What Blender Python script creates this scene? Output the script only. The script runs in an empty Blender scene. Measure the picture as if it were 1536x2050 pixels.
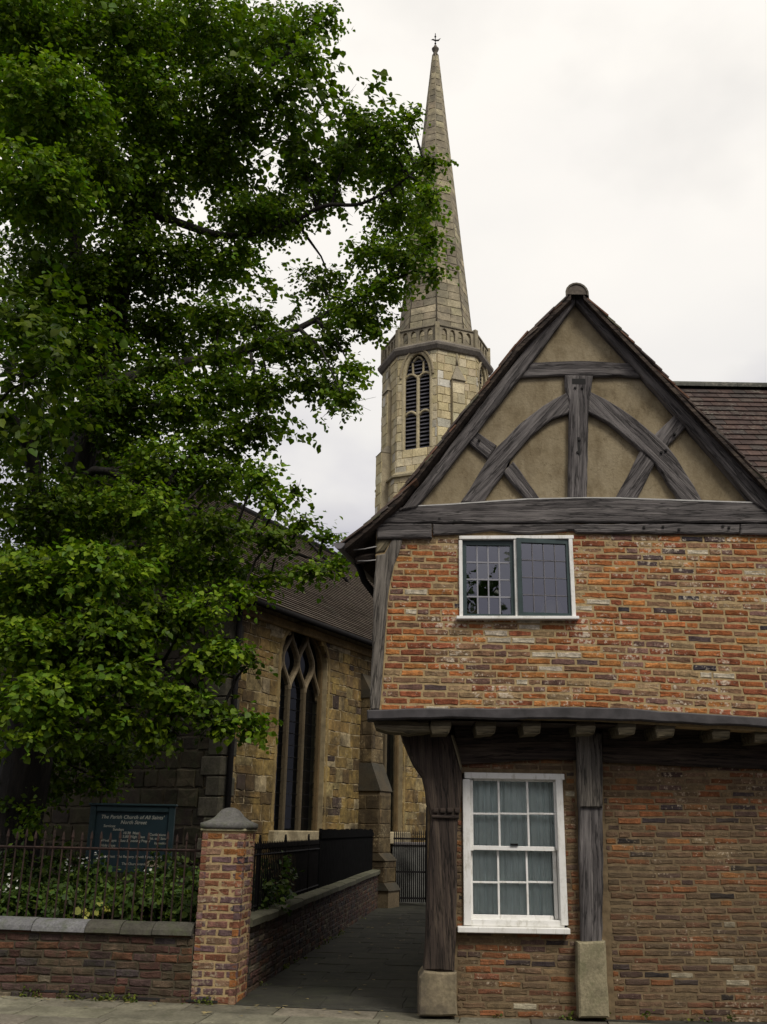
import bpy, bmesh, math, random
import numpy as np
from mathutils import Vector, Matrix, noise as mnoise
R = math.radians
rnd = random.Random(7)

# ------------------------------------------------------------------ camera, sky, sun, exposure
SC = bpy.context.scene
FPX, PITCH, EYE = 1919.0, R(18.3), 1.6          # focal length in photo pixels, upward tilt, eye height
cam_d = bpy.data.cameras.new('camera'); cam = bpy.data.objects.new('camera', cam_d)
SC.collection.objects.link(cam); SC.camera = cam
ROLL = R(1.0)                                     # the camera was held slightly out of level
cam.matrix_world = Matrix.Translation((0, 0, EYE)) @ Matrix.Rotation(R(90) + PITCH, 4, 'X') @ Matrix.Rotation(ROLL, 4, 'Z')
cam_d.sensor_fit = 'VERTICAL'; cam_d.sensor_height = 24.0; cam_d.lens = 24.0 * FPX / 2050.0
cam_d.clip_start = 0.1; cam_d.clip_end = 3000

SUN_EL, SUN_AZ = R(50), R(147)                   # soft light from the right, behind the camera
world = bpy.data.worlds.new('World'); SC.world = world; world.use_nodes = True
wn, wl = world.node_tree.nodes, world.node_tree.links
wn.clear()
w_out = wn.new('ShaderNodeOutputWorld'); w_mix = wn.new('ShaderNodeMixShader')
w_sky = wn.new('ShaderNodeTexSky'); w_sky.sky_type = 'NISHITA'; w_sky.sun_disc = False
w_sky.sun_elevation = SUN_EL; w_sky.sun_rotation = SUN_AZ; w_sky.dust_density = 3.0
w_b1 = wn.new('ShaderNodeBackground'); w_b1.inputs[1].default_value = 0.06
w_b2 = wn.new('ShaderNodeBackground'); w_b2.inputs[1].default_value = 0.69
w_tc = wn.new('ShaderNodeTexCoord'); w_sep = wn.new('ShaderNodeSeparateXYZ')
w_map = wn.new('ShaderNodeMapping'); w_map.inputs['Scale'].default_value = (1.3, 1.3, 2.6)
w_map.inputs['Location'].default_value = (0.3, 0.1, 0.2)
w_noi = wn.new('ShaderNodeTexNoise'); w_noi.inputs['Scale'].default_value = 1.7; w_noi.inputs['Detail'].default_value = 5
w_noi.inputs['Roughness'].default_value = 0.5
w_add = wn.new('ShaderNodeMath'); w_add.operation = 'MULTIPLY_ADD'
w_add.inputs[1].default_value = 0.55
w_rmp = wn.new('ShaderNodeValToRGB')
cr = w_rmp.color_ramp
cr.elements[0].position = 0.46; cr.elements[0].color = (0.34, 0.335, 0.42, 1)
cr.elements[1].position = 0.90; cr.elements[1].color = (0.965, 0.925, 0.865, 1)
e = cr.elements.new(0.60); e.color = (0.53, 0.52, 0.59, 1)
e = cr.elements.new(0.70); e.color = (0.84, 0.815, 0.785, 1)
w_map2 = wn.new('ShaderNodeMapping'); w_map2.inputs['Location'].default_value = (3.5, 2.75, 1.05); w_map2.inputs['Scale'].default_value = (1.0, 1.0, 1.5)
w_noi2 = wn.new('ShaderNodeTexNoise'); w_noi2.inputs['Scale'].default_value = 2.3; w_noi2.inputs['Detail'].default_value = 6
w_rm2 = wn.new('ShaderNodeValToRGB'); w_rm2.color_ramp.elements[0].position = 0.50; w_rm2.color_ramp.elements[0].color = (1, 1, 1, 1)
w_rm2.color_ramp.elements[1].position = 0.72; w_rm2.color_ramp.elements[1].color = (0.76, 0.765, 0.78, 1)
w_mul = wn.new('ShaderNodeMix'); w_mul.data_type = 'RGBA'; w_mul.blend_type = 'MULTIPLY'; w_mul.inputs[0].default_value = 1.0
wl.new(w_tc.outputs['Generated'], w_map2.inputs[0]); wl.new(w_map2.outputs[0], w_noi2.inputs['Vector']); wl.new(w_noi2.outputs['Fac'], w_rm2.inputs[0])
wl.new(w_rmp.outputs[0], w_mul.inputs[6]); wl.new(w_rm2.outputs[0], w_mul.inputs[7])
wl.new(w_tc.outputs['Generated'], w_sep.inputs[0]); wl.new(w_tc.outputs['Generated'], w_map.inputs[0])
wl.new(w_map.outputs[0], w_noi.inputs['Vector'])
wl.new(w_noi.outputs['Fac'], w_add.inputs[0]); wl.new(w_sep.outputs['Z'], w_add.inputs[2])
wl.new(w_add.outputs[0], w_rmp.inputs[0]); wl.new(w_mul.outputs[2], w_b2.inputs[0])
wl.new(w_sky.outputs[0], w_b1.inputs[0]); w_mix.inputs[0].default_value = 0.93
wl.new(w_b1.outputs[0], w_mix.inputs[1]); wl.new(w_b2.outputs[0], w_mix.inputs[2]); wl.new(w_mix.outputs[0], w_out.inputs[0])

sun_d = bpy.data.lights.new('sun', 'SUN'); sun = bpy.data.objects.new('sun', sun_d); SC.collection.objects.link(sun)
sun_d.energy = 1.5; sun_d.angle = R(16); sun_d.color = (1.0, 0.95, 0.87)
_sd = Vector((math.sin(SUN_AZ) * math.cos(SUN_EL), math.cos(SUN_AZ) * math.cos(SUN_EL), math.sin(SUN_EL)))
sun.rotation_euler = (-_sd).to_track_quat('-Z', 'Y').to_euler(); sun.location = (5, -5, 30)
vs = SC.view_settings; vs.view_transform = 'Standard'; vs.look = 'None'; vs.exposure = 0.7; vs.gamma = 1.0
SC.cycles.max_bounces = 6; SC.cycles.transparent_max_bounces = 12

# ------------------------------------------------------------------ helpers: photo pixel -> world
CP, SP = math.cos(PITCH), math.sin(PITCH)
def ray(px, py):
    a, b = px - 768.0, 1025.0 - py
    u, v = a*math.cos(ROLL) - b*math.sin(ROLL), a*math.sin(ROLL) + b*math.cos(ROLL)
    return Vector((u, FPX * CP - v * SP, FPX * SP + v * CP))
def at_y(px, py, D):
    r = ray(px, py); t = D / r.y
    return Vector((r.x * t, D, EYE + r.z * t))
def at_z(px, py, z):
    r = ray(px, py); t = (z - EYE) / r.z
    return Vector((r.x * t, r.y * t, z))
def at_plane(px, py, A, n):
    r = ray(px, py); o = Vector((0, 0, EYE)); t = (A - o).dot(n) / r.dot(n)
    return o + r * t

# ------------------------------------------------------------------ helpers: objects
COL = SC.collection
WM = {}
def link(o, parent=None, M=None):
    """link o so that its world matrix is M (default identity) under parent"""
    M = M or Matrix.Identity(4)
    COL.objects.link(o)
    if parent is not None:
        o.parent = parent; o.matrix_parent_inverse = WM[parent.name].inverted()
    o.matrix_basis = M
    WM[o.name] = M
    return o
def thing(name, label, cat, loc, group=None):
    o = bpy.data.objects.new(name, None); link(o, None, Matrix.Translation(Vector(loc)))
    o.empty_display_size = 0.3
    o['label'] = label; o['category'] = cat
    if group: o['group'] = group
    return o
def tag(o, label, cat, group=None):
    o['label'] = label; o['category'] = cat
    if group: o['group'] = group
    return o
def mesh_obj(name, verts, faces, mat, parent=None, M=None, smooth=False, kind=None, col=None):
    me = bpy.data.meshes.new(name); me.from_pydata([tuple(v) for v in verts], [], faces)
    if smooth: me.polygons.foreach_set('use_smooth', [True] * len(me.polygons))
    if mat: me.materials.append(mat)
    if col is not None:
        a = me.color_attributes.new('Col', 'FLOAT_COLOR', 'POINT')
        a.data.foreach_set('color', np.asarray(col, dtype=np.float32).ravel())
    o = bpy.data.objects.new(name, me); link(o, parent, M)
    if kind: o['kind'] = kind
    return o
def bm_obj(name, bm, mat, parent=None, M=None, smooth=False, kind=None):
    bmesh.ops.recalc_face_normals(bm, faces=bm.faces)
    me = bpy.data.meshes.new(name); bm.to_mesh(me); bm.free()
    if smooth: me.polygons.foreach_set('use_smooth', [True] * len(me.polygons))
    if mat: me.materials.append(mat)
    o = bpy.data.objects.new(name, me); link(o, parent, M)
    if kind: o['kind'] = kind
    return o
def box_into(bm, x0, x1, y0, y1, z0, z1, M=None, bev=0.0):
    vs_ = [bm.verts.new(p) for p in ((x0,y0,z0),(x1,y0,z0),(x1,y1,z0),(x0,y1,z0),(x0,y0,z1),(x1,y0,z1),(x1,y1,z1),(x0,y1,z1))]
    fs = [bm.faces.new([vs_[i] for i in f]) for f in ((0,3,2,1),(4,5,6,7),(0,1,5,4),(1,2,6,5),(2,3,7,6),(3,0,4,7))]
    if bev > 0:
        ed = list({e for f in fs for e in f.edges})
        r_ = bmesh.ops.bevel(bm, geom=ed, offset=bev, segments=1, affect='EDGES', profile=0.5)
        vs_ = list({v for f in r_['faces'] for v in f.verts} | {v for v in vs_ if v.is_valid})
    if M is not None:
        bmesh.ops.transform(bm, matrix=M, verts=[v for v in vs_ if v.is_valid])
def box(name, x0, x1, y0, y1, z0, z1, mat, parent=None, M=None, bev=0.0, kind=None):
    bm = bmesh.new(); box_into(bm, x0, x1, y0, y1, z0, z1, None, bev)
    return bm_obj(name, bm, mat, parent, M, kind=kind)
def tube_into(bm, pts, rad, seg=6, cap=True):
    pts = [Vector(p) for p in pts]; n = len(pts)
    rads = rad if isinstance(rad, (list, tuple)) else [rad] * n
    rings = []; up = Vector((0.13, 0.21, 1)).normalized()
    for i, p in enumerate(pts):
        t = (pts[min(i+1, n-1)] - pts[max(i-1, 0)]).normalized()
        a = t.cross(up)
        if a.length < 1e-3: a = t.cross(Vector((1, 0, 0)))
        a.normalize(); b = t.cross(a)
        rings.append([bm.verts.new(p + (a * math.cos(k*2*math.pi/seg) + b * math.sin(k*2*math.pi/seg)) * rads[i]) for k in range(seg)])
    for i in range(n-1):
        for k in range(seg):
            bm.faces.new((rings[i][k], rings[i][(k+1)%seg], rings[i+1][(k+1)%seg], rings[i+1][k]))
    if cap:
        bm.faces.new(rings[0][::-1]); bm.faces.new(rings[-1])
def tube(name, pts, rad, mat, parent=None, seg=6, smooth=True, kind=None):
    bm = bmesh.new(); tube_into(bm, pts, rad, seg)
    return bm_obj(name, bm, mat, parent, None, smooth, kind)
def lathe(name, prof, mat, parent=None, M=None, seg=16, smooth=True):
    bm = bmesh.new(); rings = []
    for r_, z in prof:
        rings.append([bm.verts.new((r_*math.cos(k*2*math.pi/seg), r_*math.sin(k*2*math.pi/seg), z)) for k in range(seg)])
    for i in range(len(prof)-1):
        for k in range(seg):
            bm.faces.new((rings[i][k], rings[i][(k+1)%seg], rings[i+1][(k+1)%seg], rings[i+1][k]))
    bm.faces.new(rings[0][::-1]); bm.faces.new(rings[-1])
    return bm_obj(name, bm, mat, parent, M, smooth)
def holed(name, outer, holes, frame, mat, parent=None, depth=0.0, reveal=True, kind=None):
    """flat wall of 2D outline `outer` with 2D `holes`; frame(s, z, o) -> world; depth = thickness inward (o negative)"""
    bm = bmesh.new(); edges = []; loops = []
    for lp in [outer] + list(holes):
        v = [bm.verts.new(frame(p[0], p[1], 0.0)) for p in lp]; loops.append(v)
        edges += [bm.edges.new((v[i], v[(i+1) % len(v)])) for i in range(len(v))]
    bmesh.ops.triangle_fill(bm, use_beauty=True, use_dissolve=False, edges=edges)
    if depth > 0:
        for li, lp in enumerate([outer] + list(holes)):
            v = loops[li]; w = [bm.verts.new(frame(p[0], p[1], -depth)) for p in lp]
            for i in range(len(v)):
                j = (i+1) % len(v); bm.faces.new((v[i], v[j], w[j], w[i]))
    return bm_obj(name, bm, mat, parent, kind=kind)

# ------------------------------------------------------------------ helpers: materials
def nm(name):
    m = bpy.data.materials.new(name); m.use_nodes = True
    nt = m.node_tree; b = nt.nodes['Principled BSDF']
    return m, nt, b
def tex(nt, kind, scale, coord='Object', stretch=None, detail=4, rough=0.6):
    tc = nt.nodes.new('ShaderNodeTexCoord'); t = nt.nodes.new(kind)
    t.inputs['Scale'].default_value = scale
    if 'Detail' in t.inputs: t.inputs['Detail'].default_value = detail
    if 'Roughness' in t.inputs: t.inputs['Roughness'].default_value = rough
    src = tc.outputs[coord]
    if coord == 'World':
        pass
    if stretch:
        mp = nt.nodes.new('ShaderNodeMapping'); mp.inputs['Scale'].default_value = stretch
        nt.links.new(src, mp.inputs[0]); src = mp.outputs[0]
    nt.links.new(src, t.inputs['Vector'])
    return t
def wpos(nt, t, stretch=None):
    """drive a texture by world position so that pieces sharing a mesh still differ"""
    g = nt.nodes.new('ShaderNodeNewGeometry'); src = g.outputs['Position']
    if stretch:
        mp = nt.nodes.new('ShaderNodeMapping'); mp.inputs['Scale'].default_value = stretch
        nt.links.new(src, mp.inputs[0]); src = mp.outputs[0]
    nt.links.new(src, t.inputs['Vector'])
def ramp(nt, fac, stops):
    r_ = nt.nodes.new('ShaderNodeValToRGB'); els = r_.color_ramp.elements
    els[0].position, els[0].color = stops[0][0], (*stops[0][1], 1) if len(stops[0][1]) == 3 else stops[0][1]
    els[1].position, els[1].color = stops[-1][0], (*stops[-1][1], 1)
    for p, c in stops[1:-1]:
        e_ = els.new(p); e_.color = (*c, 1)
    nt.links.new(fac, r_.inputs[0]); return r_.outputs[0]
def mixc(nt, fac, a, b, mode='MIX'):
    m = nt.nodes.new('ShaderNodeMix'); m.data_type = 'RGBA'; m.blend_type = mode
    if isinstance(fac, (int, float)): m.inputs[0].default_value = fac
    else: nt.links.new(fac, m.inputs[0])
    for i, v in ((6, a), (7, b)):
        if isinstance(v, tuple): m.inputs[i].default_value = (*v, 1)
        else: nt.links.new(v, m.inputs[i])
    return m.outputs[2]
def bump(nt, b, height, strength, dist=0.01):
    n = nt.nodes.new('ShaderNodeBump'); n.inputs['Strength'].default_value = strength; n.inputs['Distance'].default_value = dist
    nt.links.new(height, n.inputs['Height']); nt.links.new(n.outputs[0], b.inputs['Normal'])
def plain(name, c, rough=0.6, metal=0.0, var=0.15, scale=6.0, bmp=0.0, spec=0.3):
    m, nt, b = nm(name)
    t = tex(nt, 'ShaderNodeTexNoise', scale, detail=5); wpos(nt, t)
    t.inputs['Scale'].default_value = scale
    lo = tuple(x * (1 - var) for x in c); hi = tuple(min(1, x * (1 + var)) for x in c)
    nt.links.new(ramp(nt, t.outputs['Fac'], [(0.3, lo), (0.7, hi)]), b.inputs['Base Color'])
    b.inputs['Roughness'].default_value = rough; b.inputs['Metallic'].default_value = metal
    b.inputs['Specular IOR Level'].default_value = spec
    if bmp: bump(nt, b, t.outputs['Fac'], bmp)
    return m
def piece_mat(name, fine=60.0, blotch=14.0, bl_amt=0.35, lime=0.0, lime_c=(0.6, 0.55, 0.45), moss=None, rough=0.9, bmp=0.6, grime=None):
    """colour from each piece's own 'Col', broken by grain, blotches and lime bloom"""
    m, nt, b = nm(name)
    at = nt.nodes.new('ShaderNodeAttribute'); at.attribute_name = 'Col'
    oi = nt.nodes.new('ShaderNodeObjectInfo')
    mr = nt.nodes.new('ShaderNodeMapRange'); mr.inputs[3].default_value = 0.82; mr.inputs[4].default_value = 1.15
    nt.links.new(oi.outputs['Random'], mr.inputs[0])
    f = tex(nt, 'ShaderNodeTexNoise', fine, detail=3); wpos(nt, f)
    g = tex(nt, 'ShaderNodeTexNoise', blotch, detail=5); wpos(nt, g)
    c = mixc(nt, 1.0, at.outputs['Color'], ramp(nt, g.outputs['Fac'], [(0.3, (1-bl_amt,)*3), (0.72, (1+bl_amt*0.6,)*3)]), 'MULTIPLY')
    c = mixc(nt, 1.0, c, ramp(nt, f.outputs['Fac'], [(0.3, (0.72,)*3), (0.7, (1.18,)*3)]), 'MULTIPLY')
    mm = nt.nodes.new('ShaderNodeVectorMath'); mm.operation = 'SCALE'
    nt.links.new(c, mm.inputs[0]); nt.links.new(mr.outputs[0], mm.inputs['Scale']); c = mm.outputs[0]
    if lime > 0:
        l1 = tex(nt, 'ShaderNodeTexNoise', 26.0, detail=6, rough=0.7); wpos(nt, l1)
        l2 = tex(nt, 'ShaderNodeTexNoise', 2.2, detail=2); wpos(nt, l2)
        a = nt.nodes.new('ShaderNodeMath'); a.operation = 'MULTIPLY_ADD'; a.inputs[1].default_value = 0.6
        nt.links.new(l2.outputs['Fac'], a.inputs[0]); nt.links.new(l1.outputs['Fac'], a.inputs[2])
        fac = ramp(nt, a.outputs[0], [(0.92 - lime*0.1, (0, 0, 0)), (1.02 - lime*0.1, (0.85,)*3)])
        c = mixc(nt, fac, c, lime_c)
    if moss:
        l1 = tex(nt, 'ShaderNodeTexNoise', 5.0, detail=6, rough=0.7); wpos(nt, l1)
        fac = ramp(nt, l1.outputs['Fac'], [(0.48, (0, 0, 0)), (0.72, (moss[1],)*3)])
        c = mixc(nt, fac, c, moss[0])
    if grime:
        l1 = tex(nt, 'ShaderNodeTexNoise', 1.6, detail=5, rough=0.65); wpos(nt, l1)
        fac = ramp(nt, l1.outputs['Fac'], [(0.42, (0, 0, 0)), (0.66, (grime[1],)*3)])
        c = mixc(nt, fac, c, grime[0])
    nt.links.new(c, b.inputs['Base Color']); b.inputs['Roughness'].default_value = rough
    b.inputs['Specular IOR Level'].default_value = 0.2
    bump(nt, b, f.outputs['Fac'], bmp, 0.006)
    return m
def oak_mat(name, lo, mid, hi, grain=1.0):
    m, nt, b = nm(name)
    w = tex(nt, 'ShaderNodeTexNoise', 15.0, 'Object', (0.055, 1.0, 1.0), 8, 0.72)
    f = tex(nt, 'ShaderNodeTexNoise', 80.0, 'Object', (0.035, 1.0, 1.0), 5, 0.7)
    p = tex(nt, 'ShaderNodeTexNoise', 3.0, 'Object', (0.6, 1.0, 1.0), 4, 0.6)
    c = ramp(nt, w.outputs['Fac'], [(0.34, lo), (0.49, mid), (0.66, hi)])
    c = mixc(nt, 0.75, c, ramp(nt, f.outputs['Fac'], [(0.36, (0.42,)*3), (0.56, (1.12,)*3)]), 'MULTIPLY')
    c = mixc(nt, 0.8, c, ramp(nt, p.outputs['Fac'], [(0.3, (0.55,)*3), (0.68, (1.22,)*3)]), 'MULTIPLY')
    cr_ = tex(nt, 'ShaderNodeTexNoise', 9.0, 'Object', (0.07, 1.0, 1.0), 5, 0.6)
    crk = ramp(nt, cr_.outputs['Fac'], [(0.48, (1, 1, 1)), (0.5, (0.08,)*3), (0.52, (1, 1, 1))])
    c = mixc(nt, 0.85, c, crk, 'MULTIPLY')
    nt.links.new(c, b.inputs['Base Color']); b.inputs['Roughness'].default_value = 0.85; b.inputs['Specular IOR Level'].default_value = 0.25
    h = mixc(nt, 0.5, f.outputs['Fac'], crk, 'MULTIPLY')
    h = mixc(nt, 0.4, h, w.outputs['Fac'])
    bump(nt, b, h, 0.9 * grain, 0.02)
    return m
def glass_mat(name, refl=1.0, tint=(0.9, 0.95, 0.93)):
    m, nt, b = nm(name); nt.nodes.remove(b)
    tr = nt.nodes.new('ShaderNodeBsdfTransparent'); tr.inputs[0].default_value = (*tint, 1)
    gl = nt.nodes.new('ShaderNodeBsdfGlossy'); gl.inputs['Roughness'].default_value = 0.015
    fr = nt.nodes.new('ShaderNodeFresnel'); fr.inputs[0].default_value = 1.45
    mu = nt.nodes.new('ShaderNodeMath'); mu.operation = 'MULTIPLY'; mu.inputs[1].default_value = 2.0 * refl; mu.use_clamp = True
    n = tex(nt, 'ShaderNodeTexNoise', 5.0, detail=1); wpos(nt, n)
    bp = nt.nodes.new('ShaderNodeBump'); bp.inputs['Strength'].default_value = 0.05; bp.inputs['Distance'].default_value = 0.02
    nt.links.new(n.outputs['Fac'], bp.inputs['Height']); nt.links.new(bp.outputs[0], gl.inputs['Normal'])
    mx = nt.nodes.new('ShaderNodeMixShader')
    nt.links.new(fr.outputs[0], mu.inputs[0]); nt.links.new(mu.outputs[0], mx.inputs[0])
    nt.links.new(tr.outputs[0], mx.inputs[1]); nt.links.new(gl.outputs[0], mx.inputs[2])
    nt.links.new(mx.outputs[0], nt.nodes['Material Output'].inputs[0])
    return m
def leaf_mat(name, lo, mid, hi, trans=0.35):
    m, nt, b = nm(name)
    at = nt.nodes.new('ShaderNodeAttribute'); at.attribute_name = 'Col'
    c = mixc(nt, 1.0, at.outputs['Color'], (1, 1, 1), 'MULTIPLY')
    f = tex(nt, 'ShaderNodeTexNoise', 30.0, detail=2); wpos(nt, f)
    c = mixc(nt, 1.0, c, ramp(nt, f.outputs['Fac'], [(0.3, (0.8,)*3), (0.7, (1.15,)*3)]), 'MULTIPLY')
    nt.links.new(c, b.inputs['Base Color']); b.inputs['Roughness'].default_value = 0.5; b.inputs['Specular IOR Level'].default_value = 0.18
    tr = nt.nodes.new('ShaderNodeBsdfTranslucent')
    c2 = mixc(nt, 1.0, c, (1.15, 1.35, 0.5), 'MULTIPLY'); nt.links.new(c2, tr.inputs[0])
    mx = nt.nodes.new('ShaderNodeMixShader'); mx.inputs[0].default_value = trans
    nt.links.new(b.outputs[0], mx.inputs[1]); nt.links.new(tr.outputs[0], mx.inputs[2])
    nt.links.new(mx.outputs[0], nt.nodes['Material Output'].inputs[0])
    return m

M_brick = piece_mat('old_brick', 70, 16, 0.5, lime=0.45, lime_c=(0.55, 0.47, 0.36), bmp=0.9)
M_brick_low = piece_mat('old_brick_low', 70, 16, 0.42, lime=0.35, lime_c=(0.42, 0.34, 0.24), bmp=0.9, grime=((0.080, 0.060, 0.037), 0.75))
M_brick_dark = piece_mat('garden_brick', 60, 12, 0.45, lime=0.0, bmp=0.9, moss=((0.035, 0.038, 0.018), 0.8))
M_pillar = piece_mat('pillar_brick', 60, 14, 0.45, lime=0.6, lime_c=(0.30, 0.245, 0.165), bmp=0.9)
M_mortar = plain('lime_mortar', (0.335, 0.245, 0.125), 0.95, var=0.28, scale=25, bmp=0.6)
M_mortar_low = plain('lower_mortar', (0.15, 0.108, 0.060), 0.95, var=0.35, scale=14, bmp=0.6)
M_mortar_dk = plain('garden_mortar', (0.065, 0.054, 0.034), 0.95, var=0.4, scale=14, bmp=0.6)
M_mortar_st = plain('stone_mortar', (0.30, 0.24, 0.14), 0.95, var=0.3, scale=8, bmp=0.4)
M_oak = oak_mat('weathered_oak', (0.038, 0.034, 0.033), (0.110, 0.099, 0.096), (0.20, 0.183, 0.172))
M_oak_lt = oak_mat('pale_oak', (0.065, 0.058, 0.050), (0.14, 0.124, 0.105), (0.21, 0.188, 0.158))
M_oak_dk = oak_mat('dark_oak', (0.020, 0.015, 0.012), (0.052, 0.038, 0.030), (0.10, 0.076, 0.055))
M_oak_gn = oak_mat('joist_end_oak', (0.05, 0.041, 0.024), (0.15, 0.125, 0.075), (0.27, 0.225, 0.145))
M_lead = plain('lead_sheet', (0.125, 0.118, 0.125), 0.55, 0.0, 0.25, 9, 0.3, 0.4)
def paint_mat():
    m, nt, b = nm('white_paint')
    a = tex(nt, 'ShaderNodeTexNoise', 6.0, detail=7, rough=.7); wpos(nt, a)
    d = tex(nt, 'ShaderNodeTexNoise', 22.0, detail=4, rough=.7); wpos(nt, d, (1, 1, .25))
    c = ramp(nt, a.outputs['Fac'], [(.30, (.56, .545, .49)), (.46, (.74, .73, .69)), (.7, (.80, .79, .76))])
    c = mixc(nt, .8, c, ramp(nt, d.outputs['Fac'], [(.30, (.66, .64, .58)), (.45, (1, 1, 1))]), 'MULTIPLY')
    nt.links.new(c, b.inputs['Base Color']); b.inputs['Roughness'].default_value = .5; bump(nt, b, d.outputs['Fac'], .25, .004); return m
M_white = paint_mat()
M_green = plain('dark_green_paint', (0.035, 0.055, 0.055), 0.4, var=0.2, scale=12)
M_leadbar = plain('lead_came', (0.24, 0.24, 0.26), 0.5, var=0.15)
M_glass = glass_mat('old_glass', 4.0)
M_glass2 = glass_mat('sash_glass', 0.8)
M_glass3 = glass_mat('church_glass', 0.3, (0.4, 0.45, 0.5))
M_iron = plain('black_iron', (0.009, 0.008, 0.008), 0.7, var=0.3, scale=20, spec=.12)
M_rust = plain('rusty_iron', (0.030, 0.017, 0.013), 0.75, var=0.6, scale=14)
M_dark = plain('dim_interior', (0.020, 0.019, 0.018), 0.9, var=0.2)
M_curtain = plain('net_curtain', (0.80, 0.85, 0.86), 0.9, var=0.08)
M_cap = piece_mat('cap_stone', 50, 7, 0.3, moss=((0.07, 0.085, 0.035), 0.7), bmp=0.5)
M_stone = piece_mat('tower_limestone', 22, 3.2, 0.32, bmp=0.5, rough=0.9, grime=((0.27, 0.235, 0.16), 0.45))
M_spire = piece_mat('spire_limestone', 18, 2.4, 0.35, bmp=0.5, rough=0.9, grime=((0.13, 0.115, 0.09), 0.7))
M_church = piece_mat('church_stone', 22, 7.0, 0.55, bmp=1.0, rough=0.92, lime=0.25, lime_c=(0.36, 0.29, 0.17), grime=((0.042, 0.031, 0.019), 0.9))
M_west = piece_mat('shaded_rubble', 26, 4.0, 0.45, bmp=0.8, rough=0.95, moss=((0.035, 0.04, 0.018), 0.8))  # end wall: stone and moss colours darkened to carry the tree's shade
M_tile = piece_mat('clay_tile', 40, 6, 0.4, lime=0.25, lime_c=(0.16, 0.15, 0.12), bmp=0.5, rough=0.85)
M_bark = None

# piece meshes -------------------------------------------------------------
PIECES = {}
def piece_variants(key, n, size, palette, jit=0.006, bev=0.010, depth=0.03, seed=1, mat=None):
    """n rough blocks: x long, z high, -y outwards; weights in palette [(w, (r,g,b), spread)]"""
    rr = random.Random(seed); out = []
    lx, lz = size
    tot = sum(p[0] for p in palette)
    cols = []
    for w, c, s in palette: cols += [(c, s)] * max(1, round(n * w / tot))
    for i, (c, s) in enumerate(cols):
        k = 1 + rr.uniform(-s, s); col = tuple(min(1, max(0.004, x * k * (1 + rr.uniform(-0.025, 0.025)))) for x in c)
        prm = [(-.5,-.5),(-.17,-.5),(.17,-.5),(.5,-.5),(.5,0),(.5,.5),(.17,.5),(-.17,.5),(-.5,.5),(-.5,0)]
        V = []; N = len(prm)
        for q in prm: V.append((q[0]*lx, 0.03, q[1]*lz))
        mid = []; top = []
        for q in prm:
            jx, jz = rr.uniform(-jit, jit), rr.uniform(-jit, jit)
            x, z = q[0]*lx + jx, q[1]*lz + jz
            mid.append((x, -depth + bev*0.9 + rr.uniform(-.25, .25)*bev, z))
            l = math.hypot(q[0]*lx, q[1]*lz)
            top.append((x - math.copysign(min(bev, abs(x)), x) * (1 if abs(q[0]) > .4 else 0),
                        -depth + rr.uniform(-.35, .35)*bev, z - math.copysign(min(bev, abs(z)), z) * (1 if abs(q[1]) > .4 else 0)))
        V += mid + top
        Fc = []
        for a in range(2):
            for j in range(N):
                Fc.append((a*N+j, a*N+(j+1)%N, (a+1)*N+(j+1)%N, (a+1)*N+j))
        V.append((0, -depth + rr.uniform(-.3, .3)*bev, 0))
        for j in range(N): Fc.append((2*N+j, 2*N+(j+1)%N, 3*N))
        me = bpy.data.meshes.new(key); me.from_pydata(V, [], Fc)
        a = me.color_attributes.new('Col', 'FLOAT_COLOR', 'POINT')
        a.data.foreach_set('color', np.tile(np.array([*col, 1], np.float32), len(V)))
        if mat: me.materials.append(mat)
        out.append((me, np.array(V), Fc, col))
    PIECES[key] = (out, size)
    return out
def lay(name, key, items, parent, limit=300, seed=3, rest=True, mat=None):
    """items: (M4 placement, length, height); largest first become parts, the rest one joined part"""
    var, (lx, lz) = PIECES[key]; rr = random.Random(seed)
    items = sorted(items, key=lambda t: -t[3] if len(t) > 3 else -t[1]*t[2]) if len(items) > limit else items
    jv, jf, jc = [], [], []; nv = 0
    for i, it in enumerate(items):
        Mx, l, h = it[0], it[1], it[2]
        me, V, Fc, c = var[rr.randrange(len(var))]
        flip = rr.choice((1, -1))
        Mf = Mx @ Matrix.Diagonal((l/lx, 1, h/lz, 1))
        if i < limit:
            o = bpy.data.objects.new(name, me); link(o, parent, Mf)
        elif rest:
            A = np.array(Mf); W = V @ A[:3, :3].T + A[:3, 3]
            jv.append(W); jf += [tuple(k + nv for k in f) for f in Fc]; nv += len(V)
            jc.append(np.tile(np.array([*c, 1], np.float32), (len(V), 1)))
    if jv:
        mesh_obj(name, np.concatenate(jv), jf, mat or var[0][0].materials[0], parent, None, kind='stuff', col=np.concatenate(jc))
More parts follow.
